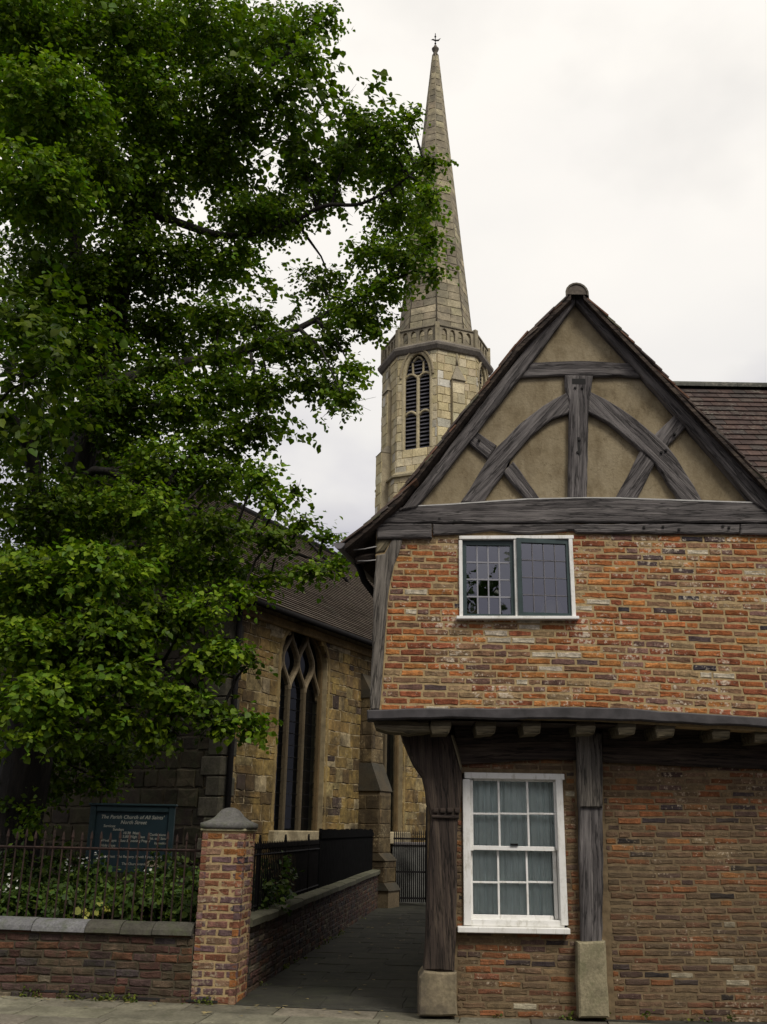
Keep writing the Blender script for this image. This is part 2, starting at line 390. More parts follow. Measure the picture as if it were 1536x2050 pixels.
def courses(x0f, x1f, z0, z1, row, lens, joint, holes=(), seed=1, wob=0.004):
    """rectangles (xa, xb, za, zb) of running courses, cut by holes f(z)->(x0,x1) or None"""
    rr = random.Random(seed); out = []; z = z0; k = 0
    while z < z1 - row * 0.35:
        h = row * (1 + rr.uniform(-wob*6, wob*6)); zt = min(z + h, z1); zm = (z + zt)/2
        x, xe = x0f(zm), x1f(zm)
        segs = [(x, xe)]
        for hf in holes:
            hh = hf(zm)
            if hh:
                ns = []
                for a, b_ in segs:
                    if hh[1] <= a or hh[0] >= b_: ns.append((a, b_))
                    else:
                        if hh[0] - a > 0.02: ns.append((a, hh[0]))
                        if b_ - hh[1] > 0.02: ns.append((hh[1], b_))
                segs = ns
        x = x - rr.uniform(0.05, 0.95) * lens[1]
        cuts = []
        while x < xe:
            l = rr.uniform(*lens) if rr.random() > 0.16 or len(lens) > 2 else rr.uniform(*lens) * 0.52
            cuts.append((x, x + l)); x += l
        for a, b_ in cuts:
            for s0, s1 in segs:
                c, d = max(a, s0), min(b_, s1)
                if d - c > joint * 2.6: out.append((c + joint/2, d - joint/2, z + joint/2, zt - joint/2))
        z = zt; k += 1
    return out
def rz(a): return Matrix.Rotation(a, 4, 'Z')

# ================================================================== THE SETTING: ground, road, pavement
W0 = at_z(470, 2013, 0.0)                                   # right front corner of the garden wall line
STREET = (W0 - at_z(0, 1994, 0.0)).normalized(); S_ANG = math.atan2(STREET.y, STREET.x)
PERP = Vector((-STREET.y, STREET.x, 0))                     # away from the road
M_road = plain('asphalt', (0.05, 0.05, 0.052), 0.9, var=0.3, scale=30, bmp=0.5)
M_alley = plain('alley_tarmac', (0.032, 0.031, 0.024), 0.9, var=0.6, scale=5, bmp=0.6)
M_soil = plain('garden_soil', (0.03, 0.024, 0.016), 0.95, var=0.4, scale=9, bmp=0.6)
M_flag = piece_mat('york_flag', 30, 3.0, 0.3, bmp=0.4, moss=((0.055, 0.058, 0.030), 0.6), rough=0.85, grime=((0.05, 0.047, 0.036), .5))
M_kerb = plain('kerb_stone', (0.17, 0.155, 0.15), 0.85, var=0.25, scale=8, bmp=0.3)
g = mesh_obj('ground', [(-900,-900,-0.14),(900,-900,-0.14),(900,900,-0.14),(-900,900,-0.14)], [(0,1,2,3)], M_road, kind='structure')
def street_pt(s, t, z=0.0):
    p = W0 + STREET * s + PERP * t; return Vector((p.x, p.y, z))
FR = Matrix.Translation(W0) @ rz(S_ANG)
pv = box('pavement', -14, 16, -1.28, 0.9, -0.13, -0.012, M_mortar_dk, None, FR, kind='structure')
piece_variants('flagstone', 14, (0.8, 0.5), [(6, (0.20, 0.185, 0.135), .15), (4, (0.165, 0.15, 0.115), .2), (2, (0.24, 0.21, 0.16), .15)], 0.004, 0.004, 0.012, 21, M_flag)
its = []
for r_i, (t0, t1) in enumerate(((-1.27, -0.86), (-0.86, -0.40), (-0.40, 0.02))):
    s = -5.2 + r_i * 0.37
    while s < 6.5:
        l = rnd.uniform(0.62, 0.98)
        c = street_pt(s + l/2, (t0+t1)/2, -0.012 + rnd.uniform(0, .003))
        its.append((Matrix.Translation(c) @ rz(S_ANG) @ Matrix.Rotation(R(-90), 4, 'X'), l - 0.012, (t1 - t0) - 0.012))
        s += l
lay('flagstone', 'flagstone', its, pv, 300, 5)
kb = bpy.data.objects.new('kerb', None); link(kb, None, FR); kb['kind'] = 'structure'
s = -6.0
while s < 7:
    box('kerb_stone', s + 0.006, s + 0.9, -1.43, -1.285, -0.2, rnd.uniform(-0.004, 0.002), M_kerb, kb, FR, 0.012); s += 0.906
# alley ground between the garden wall and the house, rising not at all
al = mesh_obj('alley', [street_pt(0.05, 0.0, 0.006), street_pt(6.0, -0.1, 0.006), Vector((4.2, 40, 0.006)), Vector((-1.0, 40, 0.006))], [(0,1,2,3)], M_alley, kind='structure')
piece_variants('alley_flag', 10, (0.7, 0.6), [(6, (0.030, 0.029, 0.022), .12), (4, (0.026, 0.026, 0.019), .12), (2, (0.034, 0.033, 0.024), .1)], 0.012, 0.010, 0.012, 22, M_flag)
its = []; yy = 10.0
while yy < 24:
    h = rnd.uniform(.5, .72); xx = -2.2 + rnd.uniform(0, .4)
    while xx < 1.8 + (yy - 10)*.12:
        l = rnd.uniform(.5, .95); c = Vector((xx + l/2 + .08*(yy - 10), yy + h/2, -.0005 + rnd.uniform(0, .004)))
        if (c - W0).dot(PERP) > .3 or c.x > W0.x + .35: its.append((Matrix.Translation(c) @ rz(R(-5)) @ Matrix.Rotation(R(-90), 4, 'X'), l - .014, h - .014, 30 - yy))
        xx += l
    yy += h
lay('flagstone', 'alley_flag', its, al, 300, 23)
rr = random.Random(11)
# fallen leaves and scraps on the alley and along the foot of the walls
lv, lf = [], []
for i in range(150):
    if rr.random() < .55:
        yy = rr.uniform(10.2, 20); xx = rr.uniform(-1.25 + (yy-10.2)*0.1, -0.1 + (yy-10.2)*0.1)
        c = Vector((xx, yy, 0.013))
    else:
        c = street_pt(rr.uniform(-3.5, 1.8), rr.uniform(-0.22, 0.0) if rr.random() < .7 else rr.uniform(-.6, 0), 0.012)
    a = rr.uniform(0, 6.28); l = rr.uniform(0.012, 0.035); n0 = len(lv)
    for k in range(4): lv.append(c + Vector((math.cos(a+k*1.57)*l, math.sin(a+k*1.57)*l*0.6, rr.uniform(0, .008))))
    lf.append((n0, n0+1, n0+2, n0+3))
M_scrap = plain('dry_leaf', (0.20, 0.16, 0.07), 0.8, var=0.5, scale=3)
lo_ = mesh_obj('leaf_litter', lv, lf, M_scrap); lo_['kind'] = 'stuff'; lo_['label'] = 'scattered fallen leaves on the alley and pavement'; lo_['category'] = 'leaf litter'

# ================================================================== THE TIMBER-FRAMED HOUSE
D0, D1 = 9.62, 9.14                                         # lower wall face, jettied upper wall face
SKEW = 0.25                                                 # the side walls drift right as they go back
house = thing('timber_framed_house', 'old timber-framed brick house with jettied upper floor and plastered gable beside the alley', 'house', (2.2, 12.5, 0))
def timber(name, pts, D, thick, mat, parent=house, jit=0.004, inset=0.012, step=0.10, seed=0, ang=None):
    rr = random.Random(seed + int(pts[0][0]*7 + pts[0][1])); W = [at_y(p[0], p[1], D) for p in pts]
    P = np.array([(w.x, w.z) for w in W]); c = P.mean(0)
    if ang is None:
        u, s_, vt = np.linalg.svd(P - c); ang = math.atan2(vt[0][1], vt[0][0])
    M = Matrix.Translation((c[0], D, c[1])) @ Matrix.Rotation(-ang, 4, 'Y')
    Mi = M.inverted(); L = [Mi @ w for w in W]; out = []
    for i, a in enumerate(L):
        b = L[(i+1) % len(L)]; n = max(1, int((b - a).length / step))
        for k in range(n):
            p = a.lerp(b, k/n); out.append(Vector((p.x + rr.uniform(-jit, jit), 0, p.z + rr.uniform(-jit, jit))))
    bm = bmesh.new(); f0 = [bm.verts.new(p) for p in out]; b0 = [bm.verts.new(p + Vector((0, thick, 0))) for p in out]
    n = len(out); fr = bm.faces.new(f0)
    fr.normal_update()
    if fr.normal.y > 0: fr.normal_flip()
    for i in range(n): bm.faces.new((f0[i], f0[(i+1) % n], b0[(i+1) % n], b0[i]))
    bm.faces.new(b0)
    if inset: bmesh.ops.inset_region(bm, faces=[fr], thickness=inset, depth=inset*0.8, use_even_offset=True)
    bmesh.ops.triangulate(bm, faces=[f for f in bm.faces if len(f.verts) > 4])
    return bm_obj(name, bm, mat, parent, M)

# ---- upper brick wall
zb = at_y(900, 1425, D1).z; zt = at_y(900, 1052, D1).z
def sag(x, z):
    k = max(0.0, (x - 1.95) / 2.0); f = max(0.0, min(1.0, (4.25 - z) / 1.6)); return -0.085 * k * f
def edge_l(z):                                              # right edge of the leaning corner stud
    tab = [(zb, 760), (at_y(770, 1310, D1).z, 768), (at_y(776, 1205, D1).z, 774), (at_y(790, 1130, D1).z, 787), (zt, 804)]
    pys = [1419, 1310, 1205, 1130, 1079]
    for (z0, a), (z1, b), y0, y1 in zip(tab, tab[1:], pys, pys[1:]):
        if z <= z1: 
            k = max(0, (z - z0)/(z1 - z0)); return at_y(a + (b-a)*k, y0 + (y1-y0)*k, D1).x
    return at_y(804, 1079, D1).x
X_R = 4.9
wu0, wu1 = at_y(921, 1150, D1).x, at_y(1147, 1150, D1).x
wz0, wz1 = at_y(1030, 1238, D1).z, at_y(1030, 1074, D1).z
XL1 = at_y(742, 1420, D1).x                                 # left side of the upper floor
UF = lambda s, z, o: Vector((s, D1 - o, z + sag(s, z)))
outer = [(XL1 + .02, zb - .06), (2.0, zb - .06), (2.5, zb-.06), (3, zb-.06), (3.5, zb-.06), (4, zb-.06), (X_R, zb - .06), (X_R, zt + .05), (XL1 + .02, zt + .05)]
upper = holed('upper_wall', outer, [[(wu0, wz0), (wu1, wz0), (wu1, wz1), (wu0, wz1)]], UF, M_mortar, house, 0.2)
PAL_UP = [(19, (0.335, 0.115, 0.038), .22), (17, (0.255, 0.083, 0.038), .22), (7, (0.38, 0.158, 0.048), .18), (14, (0.215, 0.122, 0.070), .2),
          (7, (0.27, 0.185, 0.10), .2), (6, (0.17, 0.095, 0.075), .25), (2.2, (0.095, 0.064, 0.060), .25), (.6, (0.040, 0.034, 0.038), .3), (2.2, (0.52, 0.45, 0.34), .15)]
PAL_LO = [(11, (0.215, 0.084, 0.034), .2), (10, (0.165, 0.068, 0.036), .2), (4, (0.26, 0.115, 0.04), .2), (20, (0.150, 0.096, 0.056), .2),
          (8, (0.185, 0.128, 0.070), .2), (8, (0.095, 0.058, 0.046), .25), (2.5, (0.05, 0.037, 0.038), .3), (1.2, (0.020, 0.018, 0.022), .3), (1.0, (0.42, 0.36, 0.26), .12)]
piece_variants('brick_up', 70, (0.225, 0.054), PAL_UP, 0.0045, 0.007, 0.032, 31, M_brick)
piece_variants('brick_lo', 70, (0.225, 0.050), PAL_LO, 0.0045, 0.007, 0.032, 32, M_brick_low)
hole_u = lambda z: (wu0, wu1) if wz0 - .01 < z < wz1 + 0.01 else None
its = []
for xa, xb, za, zb_ in courses(lambda z: edge_l(z) + .012, lambda z: X_R - 0.8, zb - 0.005, zt, 0.0655, (0.215, 0.245), 0.0140, [hole_u], 41):
    xm, zm = (xa+xb)/2, (za+zb_)/2
    tilt = math.atan((sag(xb, zm) - sag(xa, zm)) / max(.05, xb - xa)) + rnd.uniform(-.008, .008)
    its.append((Matrix.Translation((xm, D1 + 0.0275 + rnd.uniform(-.003, .003), zm + sag(xm, zm))) @ Matrix.Rotation(-tilt, 4, 'Y'), xb-xa, (zb_-za)*rnd.uniform(.94, 1.03), (xb-xa) if xm < 4.05 else 0))
lay('brick', 'brick_up', its, upper, 300, 42)

# ---- lower brick walls
XC = at_y(880, 1900, D0).x; X_RL = 4.6
sx0, sx1 = at_y(927, 1700, D0).x, at_y(1130, 1700, D0).x
sz0, sz1 = at_y(1030, 1856, D0).z, at_y(1030, 1550, D0).z
zl_t = at_y(1100, 1500, D0).z
LF = lambda s, z, o: Vector((s, D0 - o, z))
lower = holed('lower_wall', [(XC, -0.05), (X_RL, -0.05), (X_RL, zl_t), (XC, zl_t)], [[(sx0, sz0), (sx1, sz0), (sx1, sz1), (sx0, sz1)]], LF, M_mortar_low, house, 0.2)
mp0, mp1 = at_y(1158, 1700, D0).x, at_y(1209, 1700, D0).x
cp1 = at_y(914, 1800, D0).x
hole_l = lambda z: (sx0 - .004, sx1 + .004) if sz0 - .02 < z < sz1 + 0.02 else None
hole_p = lambda z: (mp0 - .005, mp1 + .02)
its = []
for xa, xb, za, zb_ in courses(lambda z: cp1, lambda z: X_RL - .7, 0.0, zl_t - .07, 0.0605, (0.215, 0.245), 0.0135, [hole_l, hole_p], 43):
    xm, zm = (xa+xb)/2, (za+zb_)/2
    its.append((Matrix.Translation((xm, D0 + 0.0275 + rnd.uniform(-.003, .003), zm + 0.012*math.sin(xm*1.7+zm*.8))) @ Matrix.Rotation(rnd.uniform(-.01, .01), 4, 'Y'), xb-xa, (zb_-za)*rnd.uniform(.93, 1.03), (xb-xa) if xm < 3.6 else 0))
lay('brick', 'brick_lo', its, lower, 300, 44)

# ---- side walls, floor soffit, rooms behind the windows
def slab(name, pts, mat, parent=house, th=0.12):
    """quad given by 4 world corners, thickened along its normal"""
    P = [Vector(p) for p in pts]; n = (P[1]-P[0]).cross(P[3]-P[0]).normalized() * th
    return mesh_obj(name, P + [p + n for p in P], [(0,1,2,3), (7,6,5,4), (0,4,5,1), (1,5,6,2), (2,6,7,3), (3,7,4,0)], mat, parent)
YB = 17.0
z_j = at_y(760, 1440, D1).z
slab('side_wall', [(XL1 + .03, D1 + .2, z_j + .05), (XL1 + .03 + SKEW*(YB-D1), YB, z_j + .05), (XL1 + .03 + SKEW*(YB-D1), YB, 4.6), (XL1 + .03, D1 + .2, 4.6)], M_mortar, th=0.15)
XS0 = at_y(852, 1800, D0).x
slab('lower_side_wall', [(XS0 + .02, D0 + .05, -.05), (XS0 + .02 + SKEW*(YB-D0), YB, -.05), (XS0 + .02 + SKEW*(YB-D0), YB, z_j+.04), (XS0 + .02, D0 + .05, z_j+.04)], M_mortar_low, th=0.2)
slab('back_wall', [(XL1 + SKEW*(YB-D1), YB, -.05), (5.5, YB, -.05), (5.5, YB, 4.6), (XL1 + SKEW*(YB-D1), YB, 4.6)], M_mortar_low)
mesh_obj('jetty_soffit', [(XL1 + .02, D1 + .01, z_j + 0.005), (X_R, D1 + .01, z_j - .03), (X_R + .6, YB, z_j - .03), (XL1 + .02 + SKEW*(YB-D1), YB, z_j + .005)], [(0,1,2,3)], M_oak_dk, house)
def room(name, x0, x1, y0, y1, z0, z1):
    V = [(x0,y0,z0),(x1,y0,z0),(x1,y1,z0),(x0,y1,z0),(x0,y0,z1),(x1,y0,z1),(x1,y1,z1),(x0,y1,z1)]
    mesh_obj(name, V, [(0,1,2,3),(4,5,6,7),(1,2,6,5),(2,3,7,6),(3,0,4,7)], M_dark, house)
room('room_interior', wu0 - .5, wu1 + .5, D1 + .21, D1 + 2.4, wz0 - .5, wz1 + .15)
room('room_interior', sx0 - .15, sx1 + .15, D0 + .21, D0 + 1.4, sz0 - .3, sz1 + .12)

# ---- plaster infill panels of the gable
def plaster_mat():
    m, nt, b = nm('buff_plaster')
    a = tex(nt, 'ShaderNodeTexNoise', 2.2, detail=6, rough=0.62); wpos(nt, a)
    f = tex(nt, 'ShaderNodeTexNoise', 40, detail=3); wpos(nt, f)
    s_ = tex(nt, 'ShaderNodeTexNoise', 7.0, detail=5, rough=.7); wpos(nt, s_, (1, 1, 0.5))
    c = ramp(nt, a.outputs['Fac'], [(0.25, (0.12, 0.095, 0.058)), (0.42, (0.225, 0.182, 0.112)), (0.60, (0.265, 0.22, 0.142)), (0.8, (0.32, 0.27, 0.185))])
    c = mixc(nt, 0.6, c, ramp(nt, s_.outputs['Fac'], [(0.28, (0.42, .36, .30)), (0.55, (1.05,)*3)]), 'MULTIPLY')
    c = mixc(nt, 0.5, c, ramp(nt, f.outputs['Fac'], [(0.3, (0.85,)*3), (0.7, (1.1,)*3)]), 'MULTIPLY')
    nt.links.new(c, b.inputs['Base Color']); b.inputs['Roughness'].default_value = .95; b.inputs['Specular IOR Level'].default_value = .1
    vo = nt.nodes.new('ShaderNodeTexVoronoi'); vo.feature = 'DISTANCE_TO_EDGE'; vo.inputs['Scale'].default_value = 1.5
    gp = nt.nodes.new('ShaderNodeNewGeometry'); wv = nt.nodes.new('ShaderNodeVectorMath'); wv.operation = 'MULTIPLY_ADD'; wv.inputs[1].default_value = (.35, .35, .35)
    nt.links.new(s_.outputs['Color'], wv.inputs[0]); nt.links.new(gp.outputs['Position'], wv.inputs[2]); nt.links.new(wv.outputs[0], vo.inputs['Vector'])
    ck = ramp(nt, vo.outputs['Distance'], [(0.0, (.35, .32, .28)), (0.006, (1, 1, 1))])
    c = mixc(nt, .7, c, ck, 'MULTIPLY'); nt.links.new(c, b.inputs['Base Color'])
    bump(nt, b, mixc(nt, 0.5, a.outputs['Fac'], f.outputs['Fac']), .5, .02); return m
M_plaster = plaster_mat()
PANELS = [[(1152,590),(1270,737),(1048,737)], [(1044,742),(1142,742),(1140,800),(1087,828),(1039,866),(985,911),(945,868)],
          [(1174,742),(1292,742),(1366,834),(1310,880),(1241,832),(1176,800)], [(943,872),(988,905),(962,958),(934,1012),(826,1022)],
          [(1148,810),(1148,1008),(1066,1008),(1020,932),(1028,900),(1066,855)], [(1010,930),(1064,1008),(955,1014)],
          [(1168,810),(1168,1008),(1240,1008),(1290,898),(1219,832)], [(1313,912),(1372,1012),(1258,1012)], [(1364,838),(1535,1016),(1396,1014),(1330,885)]]
for i, p in enumerate(PANELS):
    timber('plaster_panel', p, D1 + 0.012 + i*0.003, 0.05, M_plaster, jit=0.0, inset=0, step=9)
mesh_obj('gable_backing', [at_y(1152, 600, D1+.09), at_y(1560, 1030, D1+.09), at_y(790, 1030, D1+.09)], [(0,1,2)], M_dark, house)
# ---- gable timbers
timber('collar_beam', [(1058,726),(1100,724),(1155,722),(1210,725),(1262,727),(1290,756),(1240,753),(1187,754),(1130,751),(1090,753),(1040,755)], D1 - .020, .10, M_oak, jit=.006)
timber('arch_brace', [(1138,784),(1110,799),(1087,813),(1062,831),(1039,851),(1014,876),(991,899),(973,926),(958,951),(940,980),(923,1006),(968,1006),(984,980),(1006,951),(1019,926),(1036,904),(1050,886),(1068,868),(1088,851),(1107,839),(1142,826)], D1 - .024, .10, M_oak, jit=.006)
timber('arch_brace', [(1178,782),(1212,800),(1241,817),(1270,838),(1298,860),(1318,876),(1337,894),(1354,917),(1370,942),(1389,972),(1408,1004),(1360,1002),(1352,986),(1341,971),(1328,949),(1313,928),(1288,905),(1260,882),(1238,863),(1217,846),(1178,826)], D1 - .024, .10, M_oak, jit=.006)
timber('strut', [(953,862),(994,892),(976,919),(934,884)], D1 - .012, .09, M_oak)
timber('strut', [(1007,945),(1028,924),(1080,998),(1053,1000)], D1 - .012, .09, M_oak)
timber('strut', [(1356,826),(1315,866),(1282,904),(1258,950),(1233,998),(1276,998),(1295,960),(1312,926),(1338,892),(1379,850)], D1 - .010, .09, M_oak)
timber('king_post', [(1131,752),(1187,752),(1185,775),(1182,792),(1179,802),(1177,900),(1175,998),(1138,998),(1139,900),(1140,802),(1135,790),(1132,775)], D1 - .032, .12, M_oak, jit=.004)
tie = timber('tie_beam', [(762,1047),(782,1030),(803,1016),(834,1014),(900,1010),(1000,1003),(1059,1000),(1174,997),(1241,998),(1380,1003),(1509,1007),(1600,1008),(1600,1047),(1400,1047),(1200,1046),(1000,1047)], D1 - .040, .16, M_oak, jit=.006)
M_wmould = plain('lead_flashing', (0.40, 0.39, 0.37), .6, var=.2, scale=12)
timber('flashing', [(822,1012),(900,1008),(1000,1001),(1059,997.5),(1174,995),(1241,995.5),(1380,1000.5),(1509,1004.5),(1600,1006),(1600,1008),(1509,1007),(1380,1003),(1241,998),(1174,997),(1059,1000),(1000,1003.5),(900,1010.5),(822,1014.5)], D1 - .052, .07, M_wmould, jit=.001, inset=0)
timber('wall_plate', [(753,1049),(864,1049),(865,1077),(755,1078)], D1 - .046, .15, M_oak)
timber('wall_plate', [(867,1049),(1100,1049),(1480,1049),(1481,1069),(1300,1068),(1155,1067),(1148,1062),(1060,1068),(1010,1066),(985,1062),(930,1068),(867,1071)], D1 - .030, .14, M_oak, jit=.006)
timber('wall_plate', [(1483,1049),(1600,1049),(1600,1071),(1483,1070)], D1 - .036, .14, M_oak)
timber('corner_stud', [(753,1111),(770,1108),(786,1080),(807,1080),(799,1105),(790,1130),(782,1165),(776,1205),(772,1260),(770,1310),(765,1365),(760,1421),(741,1421),(743,1350),(745,1300),(748,1200),(751,1140)], D1 - .022, .18, M_oak_lt, jit=.004)
timber('stud_head', [(753,1080),(783,1080),(770,1104),(753,1107)], D1 - .010, .15, M_oak_gn, jit=.006)
# pegs
for px_, py_ in ((1152,776),(1166,776),(1160,880),(1157,905),(1325,905),(1334,901),(1352,868),(960,880),(1448,1053),(1328,1054),(1360,1059),(1290,1055),(1460,1056),(829,1050),(880,1038),(910,1043)):
    p = at_y(px_, py_, D1 - .05); box('peg_hole', p.x - .011, p.x + .011, p.y - .004, p.y + .03, p.z - .010, p.z + .010, M_dark, house)
p = at_y(1159, 763, D1 - .045); box('mortice', p.x - .07, p.x + .07, p.y + .002, p.y + .03, p.z - .035, p.z + .03, M_dark, house)
p = at_y(1159, 893, D1 - .045); box('mortice', p.x - .012, p.x + .012, p.y + .002, p.y + .03, p.z - .10, p.z + .10, M_dark, house)
# principal rafters facing the gable
timber('gable_rafter', [(1151,570),(1100,637),(1030,727),(958,817),(880,922),(810,1012),(800,1022),(834,1016),(880,960),(939,885),(990,820),(1044,753),(1066,724),(1110,664),(1152,606)], D1 - .064, .12, M_oak, jit=.004)
timber('gable_rafter', [(1153,570),(1210,628),(1262,682),(1356,779),(1450,882),(1530,968),(1600,1040),(1560,1042),(1509,1006),(1440,925),(1375,851),(1353,829),(1286,753),(1258,722),(1205,664),(1154,606)], D1 - .062, .12, M_oak, jit=.004)

# ---- roof of the gable: slabs, verge tiles, ridge tile
piece_variants('verge_tile', 20, (0.17, 0.014), [(5, (0.115, 0.085, 0.07), .2), (4, (0.085, 0.07, 0.062), .2), (3, (0.16, 0.085, 0.055), .2), (2, (0.10, 0.095, 0.06), .2)], 0.002, 0.003, 0.27, 51, M_tile)
DV = D1 - 0.16
VL = [at_y(x, y, DV) for x, y in ((1143,586),(1035,692),(896,868),(800,990),(740,1045),(690,1086))]
VR = [at_y(x, y, DV) for x, y in ((1168,586),(1358,782),(1536,968),(1660,1092))]
roof = bpy.data.objects.new('roof', None); link(roof, house, Matrix.Translation((2.1, 12, 5)))
def shift(p, dy, dz=0, dx=0): return Vector((p.x + SKEW*dy + dx, p.y + dy, p.z + dz))
for V_, nm_ in ((VL, 'roof_slope'), (VR, 'roof_slope')):
    vv, ff = [], []
    for p in V_:
        vv += [shift(p, 0.0, -.02), shift(p, 8.2, -.02), shift(p, 0.0, -.075), shift(p, 8.2, -.075)]
    for i in range(len(V_) - 1):
        a, b = i*4, i*4 + 4
        ff += [(a, a+1, b+1, b), (a+2, b+2, b+3, a+3), (a, b, b+2, a+2), (a+1, a+3, b+3, b+1)]
    n = (len(V_)-1)*4; ff.append((n, n+1, n+3, n+2))
    mesh_obj(nm_, vv, ff, M_oak_dk, roof)
def along(V_, gauge):
    out = []; acc = 0.0
    for a, b in zip(V_, V_[1:]):
        L = (b-a).length; t = -acc
        while t + gauge <= L:
            t += gauge; out.append((a.lerp(b, t/L), (b-a).normalized()))
        acc = L - t
    return out
its = []
for V_, sg in ((VL, -1), (VR, 1)):
    for p, d in along(V_, 0.102):
        if (p - V_[0]).length < .26: continue
        for kk in range(1):
            # local: x = along the roof depth (Y), -y = up the slope (tile body), z = thickness normal
            ex = Vector((SKEW, 1, 0)).normalized(); ey = d.copy(); tl = R(5.5 + rnd.uniform(-1.8, 2.2))
            nz = ex.cross(ey).normalized()
            if nz.z < 0: nz = -nz
            ey2 = (ey * math.cos(tl) + nz * math.sin(tl)).normalized(); nz2 = ex.cross(ey2).normalized()
            if nz2.z < 0: nz2 = -nz2; 
            Mx = Matrix((( ex.x, ey2.x, nz2.x, 0), (ex.y, ey2.y, nz2.y, 0), (ex.z, ey2.z, nz2.z, 0), (0,0,0,1)))
            its.append((Matrix.Translation(p + ey*0.03 + nz * (0.012 + rnd.uniform(0, .010)) + ex * (0.085 + rnd.uniform(-.018, .012))) @ Mx, 0.17, 0.016))
lay('roof_tile', 'verge_tile', its, roof, 300, 52)
# remaining tiles of both slopes as stepped courses
for V_ in (VL, VR):
    vv, ff = [], []
    for p, d in along(V_, 0.102):
        nz = Vector((-d.z, 0, d.x)); nz = nz if nz.z > 0 else -nz; n0 = len(vv)
        for dy in (0.19, 8.2):
            vv += [shift(p - d*0.11 + nz*.004, dy), shift(p + nz*.022, dy), shift(p + nz*.004, dy)]
        ff += [(n0, n0+1, n0+4, n0+3), (n0+1, n0+2, n0+5, n0+4)]
    mesh_obj('tile_courses', vv, ff, M_tile, roof, kind='stuff', col=np.tile(np.array([.1, .075, .065, 1], np.float32), (len(vv), 1)))
# half-round ridge tiles
c0 = at_y(1155.5, 585, DV)
for k in range(18):
    vv, ff = [], []; y0 = k*0.455 - (0.03 if k else 0.0); r_ = 0.122 if k else 0.126
    for j, dy in enumerate((y0, y0 + 0.46)):
        for a in range(11):
            t = math.pi * (-0.06 + 1.12*a/10)
            for q in (r_, r_ - .018): vv.append(shift(c0, dy) + Vector((math.cos(t)*q, 0, math.sin(t)*q*1.05 - 0.012)))
    for a in range(10):
        i = a*2; ff += [(i, i+2, i+24, i+22), (i+1, i+23, i+25, i+3), (i, i+1, i+3, i+2), (i+22, i+24, i+25, i+23)]
    mesh_obj('ridge_tile', vv, ff, M_tile, roof, col=np.tile(np.array([.125, .11, .085, 1], np.float32), (len(vv), 1)))
mesh_obj('ridge_mortar', [shift(c0 + Vector((math.cos(math.pi*a/10)*.116, 0, math.sin(math.pi*a/10)*.115 - .02)), .010) for a in range(11)], [tuple(range(11))], M_tile, roof, col=np.tile(np.array([.12, .10, .08, 1], np.float32), (11, 1)))
# eaves on the left: gutter, rafter ends, cables
e0 = at_y(688, 1088, DV)
vv, ff = [], []
for j, dy in enumerate((-0.02, 8.2)):
    for a in range(9):
        t = math.pi + math.pi*a/8
        vv.append(shift(e0, dy) + Vector((math.cos(t)*.055 - .04, 0, math.sin(t)*.06 + .0)))
for a in range(8): ff.append((a, a+1, a+10, a+9))
ff.append(tuple(range(9)))
gt = mesh_obj('gutter', vv, ff, M_lead, house)
for k in range(9):
    dy = 0.25 + k*0.9; a = shift(VL[-1], dy, -.11, .04); b = shift(VL[-2], dy, -.16, .3)
    tube('rafter_foot', [a, a.lerp(b, .5) + Vector((0,0,-.02)), b], .045, M_oak_dk, house, 4, False)
tube('downpipe_swan', [shift(e0, .5, -.05), shift(e0, .6, -.22, .05), shift(e0, .7, -.45, .22), shift(e0, .75, -.6, .28)], .035, M_iron, house)

M_cable = plain('pale_cable', (.30, .29, .28), .6)
tube('cable', [at_y(708, 1101, D1 - .03), at_y(730, 1099, D1 - .04), at_y(754, 1094, D1 - .03)], .006, M_cable, house, 5)
tube('cable', [at_y(716, 1123, D1 + .02), at_y(735, 1123, D1 - .01), at_y(753, 1121, D1 - .03)], .006, M_cable, house, 5)
M_sill = plain('jetty_lead', (0.044, 0.040, 0.041), 0.6, 0.0, 0.45, 7, 0.5, 0.35)
# ---- jetty: sill, joists, brackets, posts
timber('jetty_sill', [(736,1420),(900,1418),(1060,1417),(1154,1415),(1215,1416),(1320,1423),(1420,1429),(1536,1437),(1620,1443),(1620,1460),(1536,1456),(1420,1450),(1320,1445),(1204,1440),(1060,1439),(900,1438),(736,1439)], D1 - .075, .24, M_sill, jit=.007, inset=.012, step=.16)
for px_, y0, y1, w in ((883,1441,1470,38),(974,1441,1470,40),(1065,1441,1470,36),(1173,1441,1469,38),(1255,1444,1472,36),(1333,1446,1476,37),(1445,1452,1480,34),(1529,1458,1486,34),(1610,1462,1490,34)):
    timber('joist', [(px_-w/2,y0),(px_+w/2,y0),(px_+w/2+1,(y0+y1)/2),(px_+w/2-3,y1-1),(px_-w/2+3,y1),(px_-w/2-1,(y0+y1)/2)], D1 + .03 + rnd.uniform(-.03, .03), .75, M_oak_gn, jit=.006, step=.05, ang=0)
timber('dragon_beam', [(746,1441),(800,1442),(860,1444),(862,1464),(820,1468),(775,1464),(752,1456)], D1 + .06, .30, M_oak_gn, jit=.008, step=.06)
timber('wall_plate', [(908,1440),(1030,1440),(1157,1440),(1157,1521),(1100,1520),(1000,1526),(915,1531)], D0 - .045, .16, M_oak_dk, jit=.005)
timber('wall_plate', [(1205,1440),(1350,1440),(1640,1440),(1640,1546),(1536,1541),(1400,1535),(1300,1530),(1206,1526)], D0 - .045, .16, M_oak_dk, jit=.005)
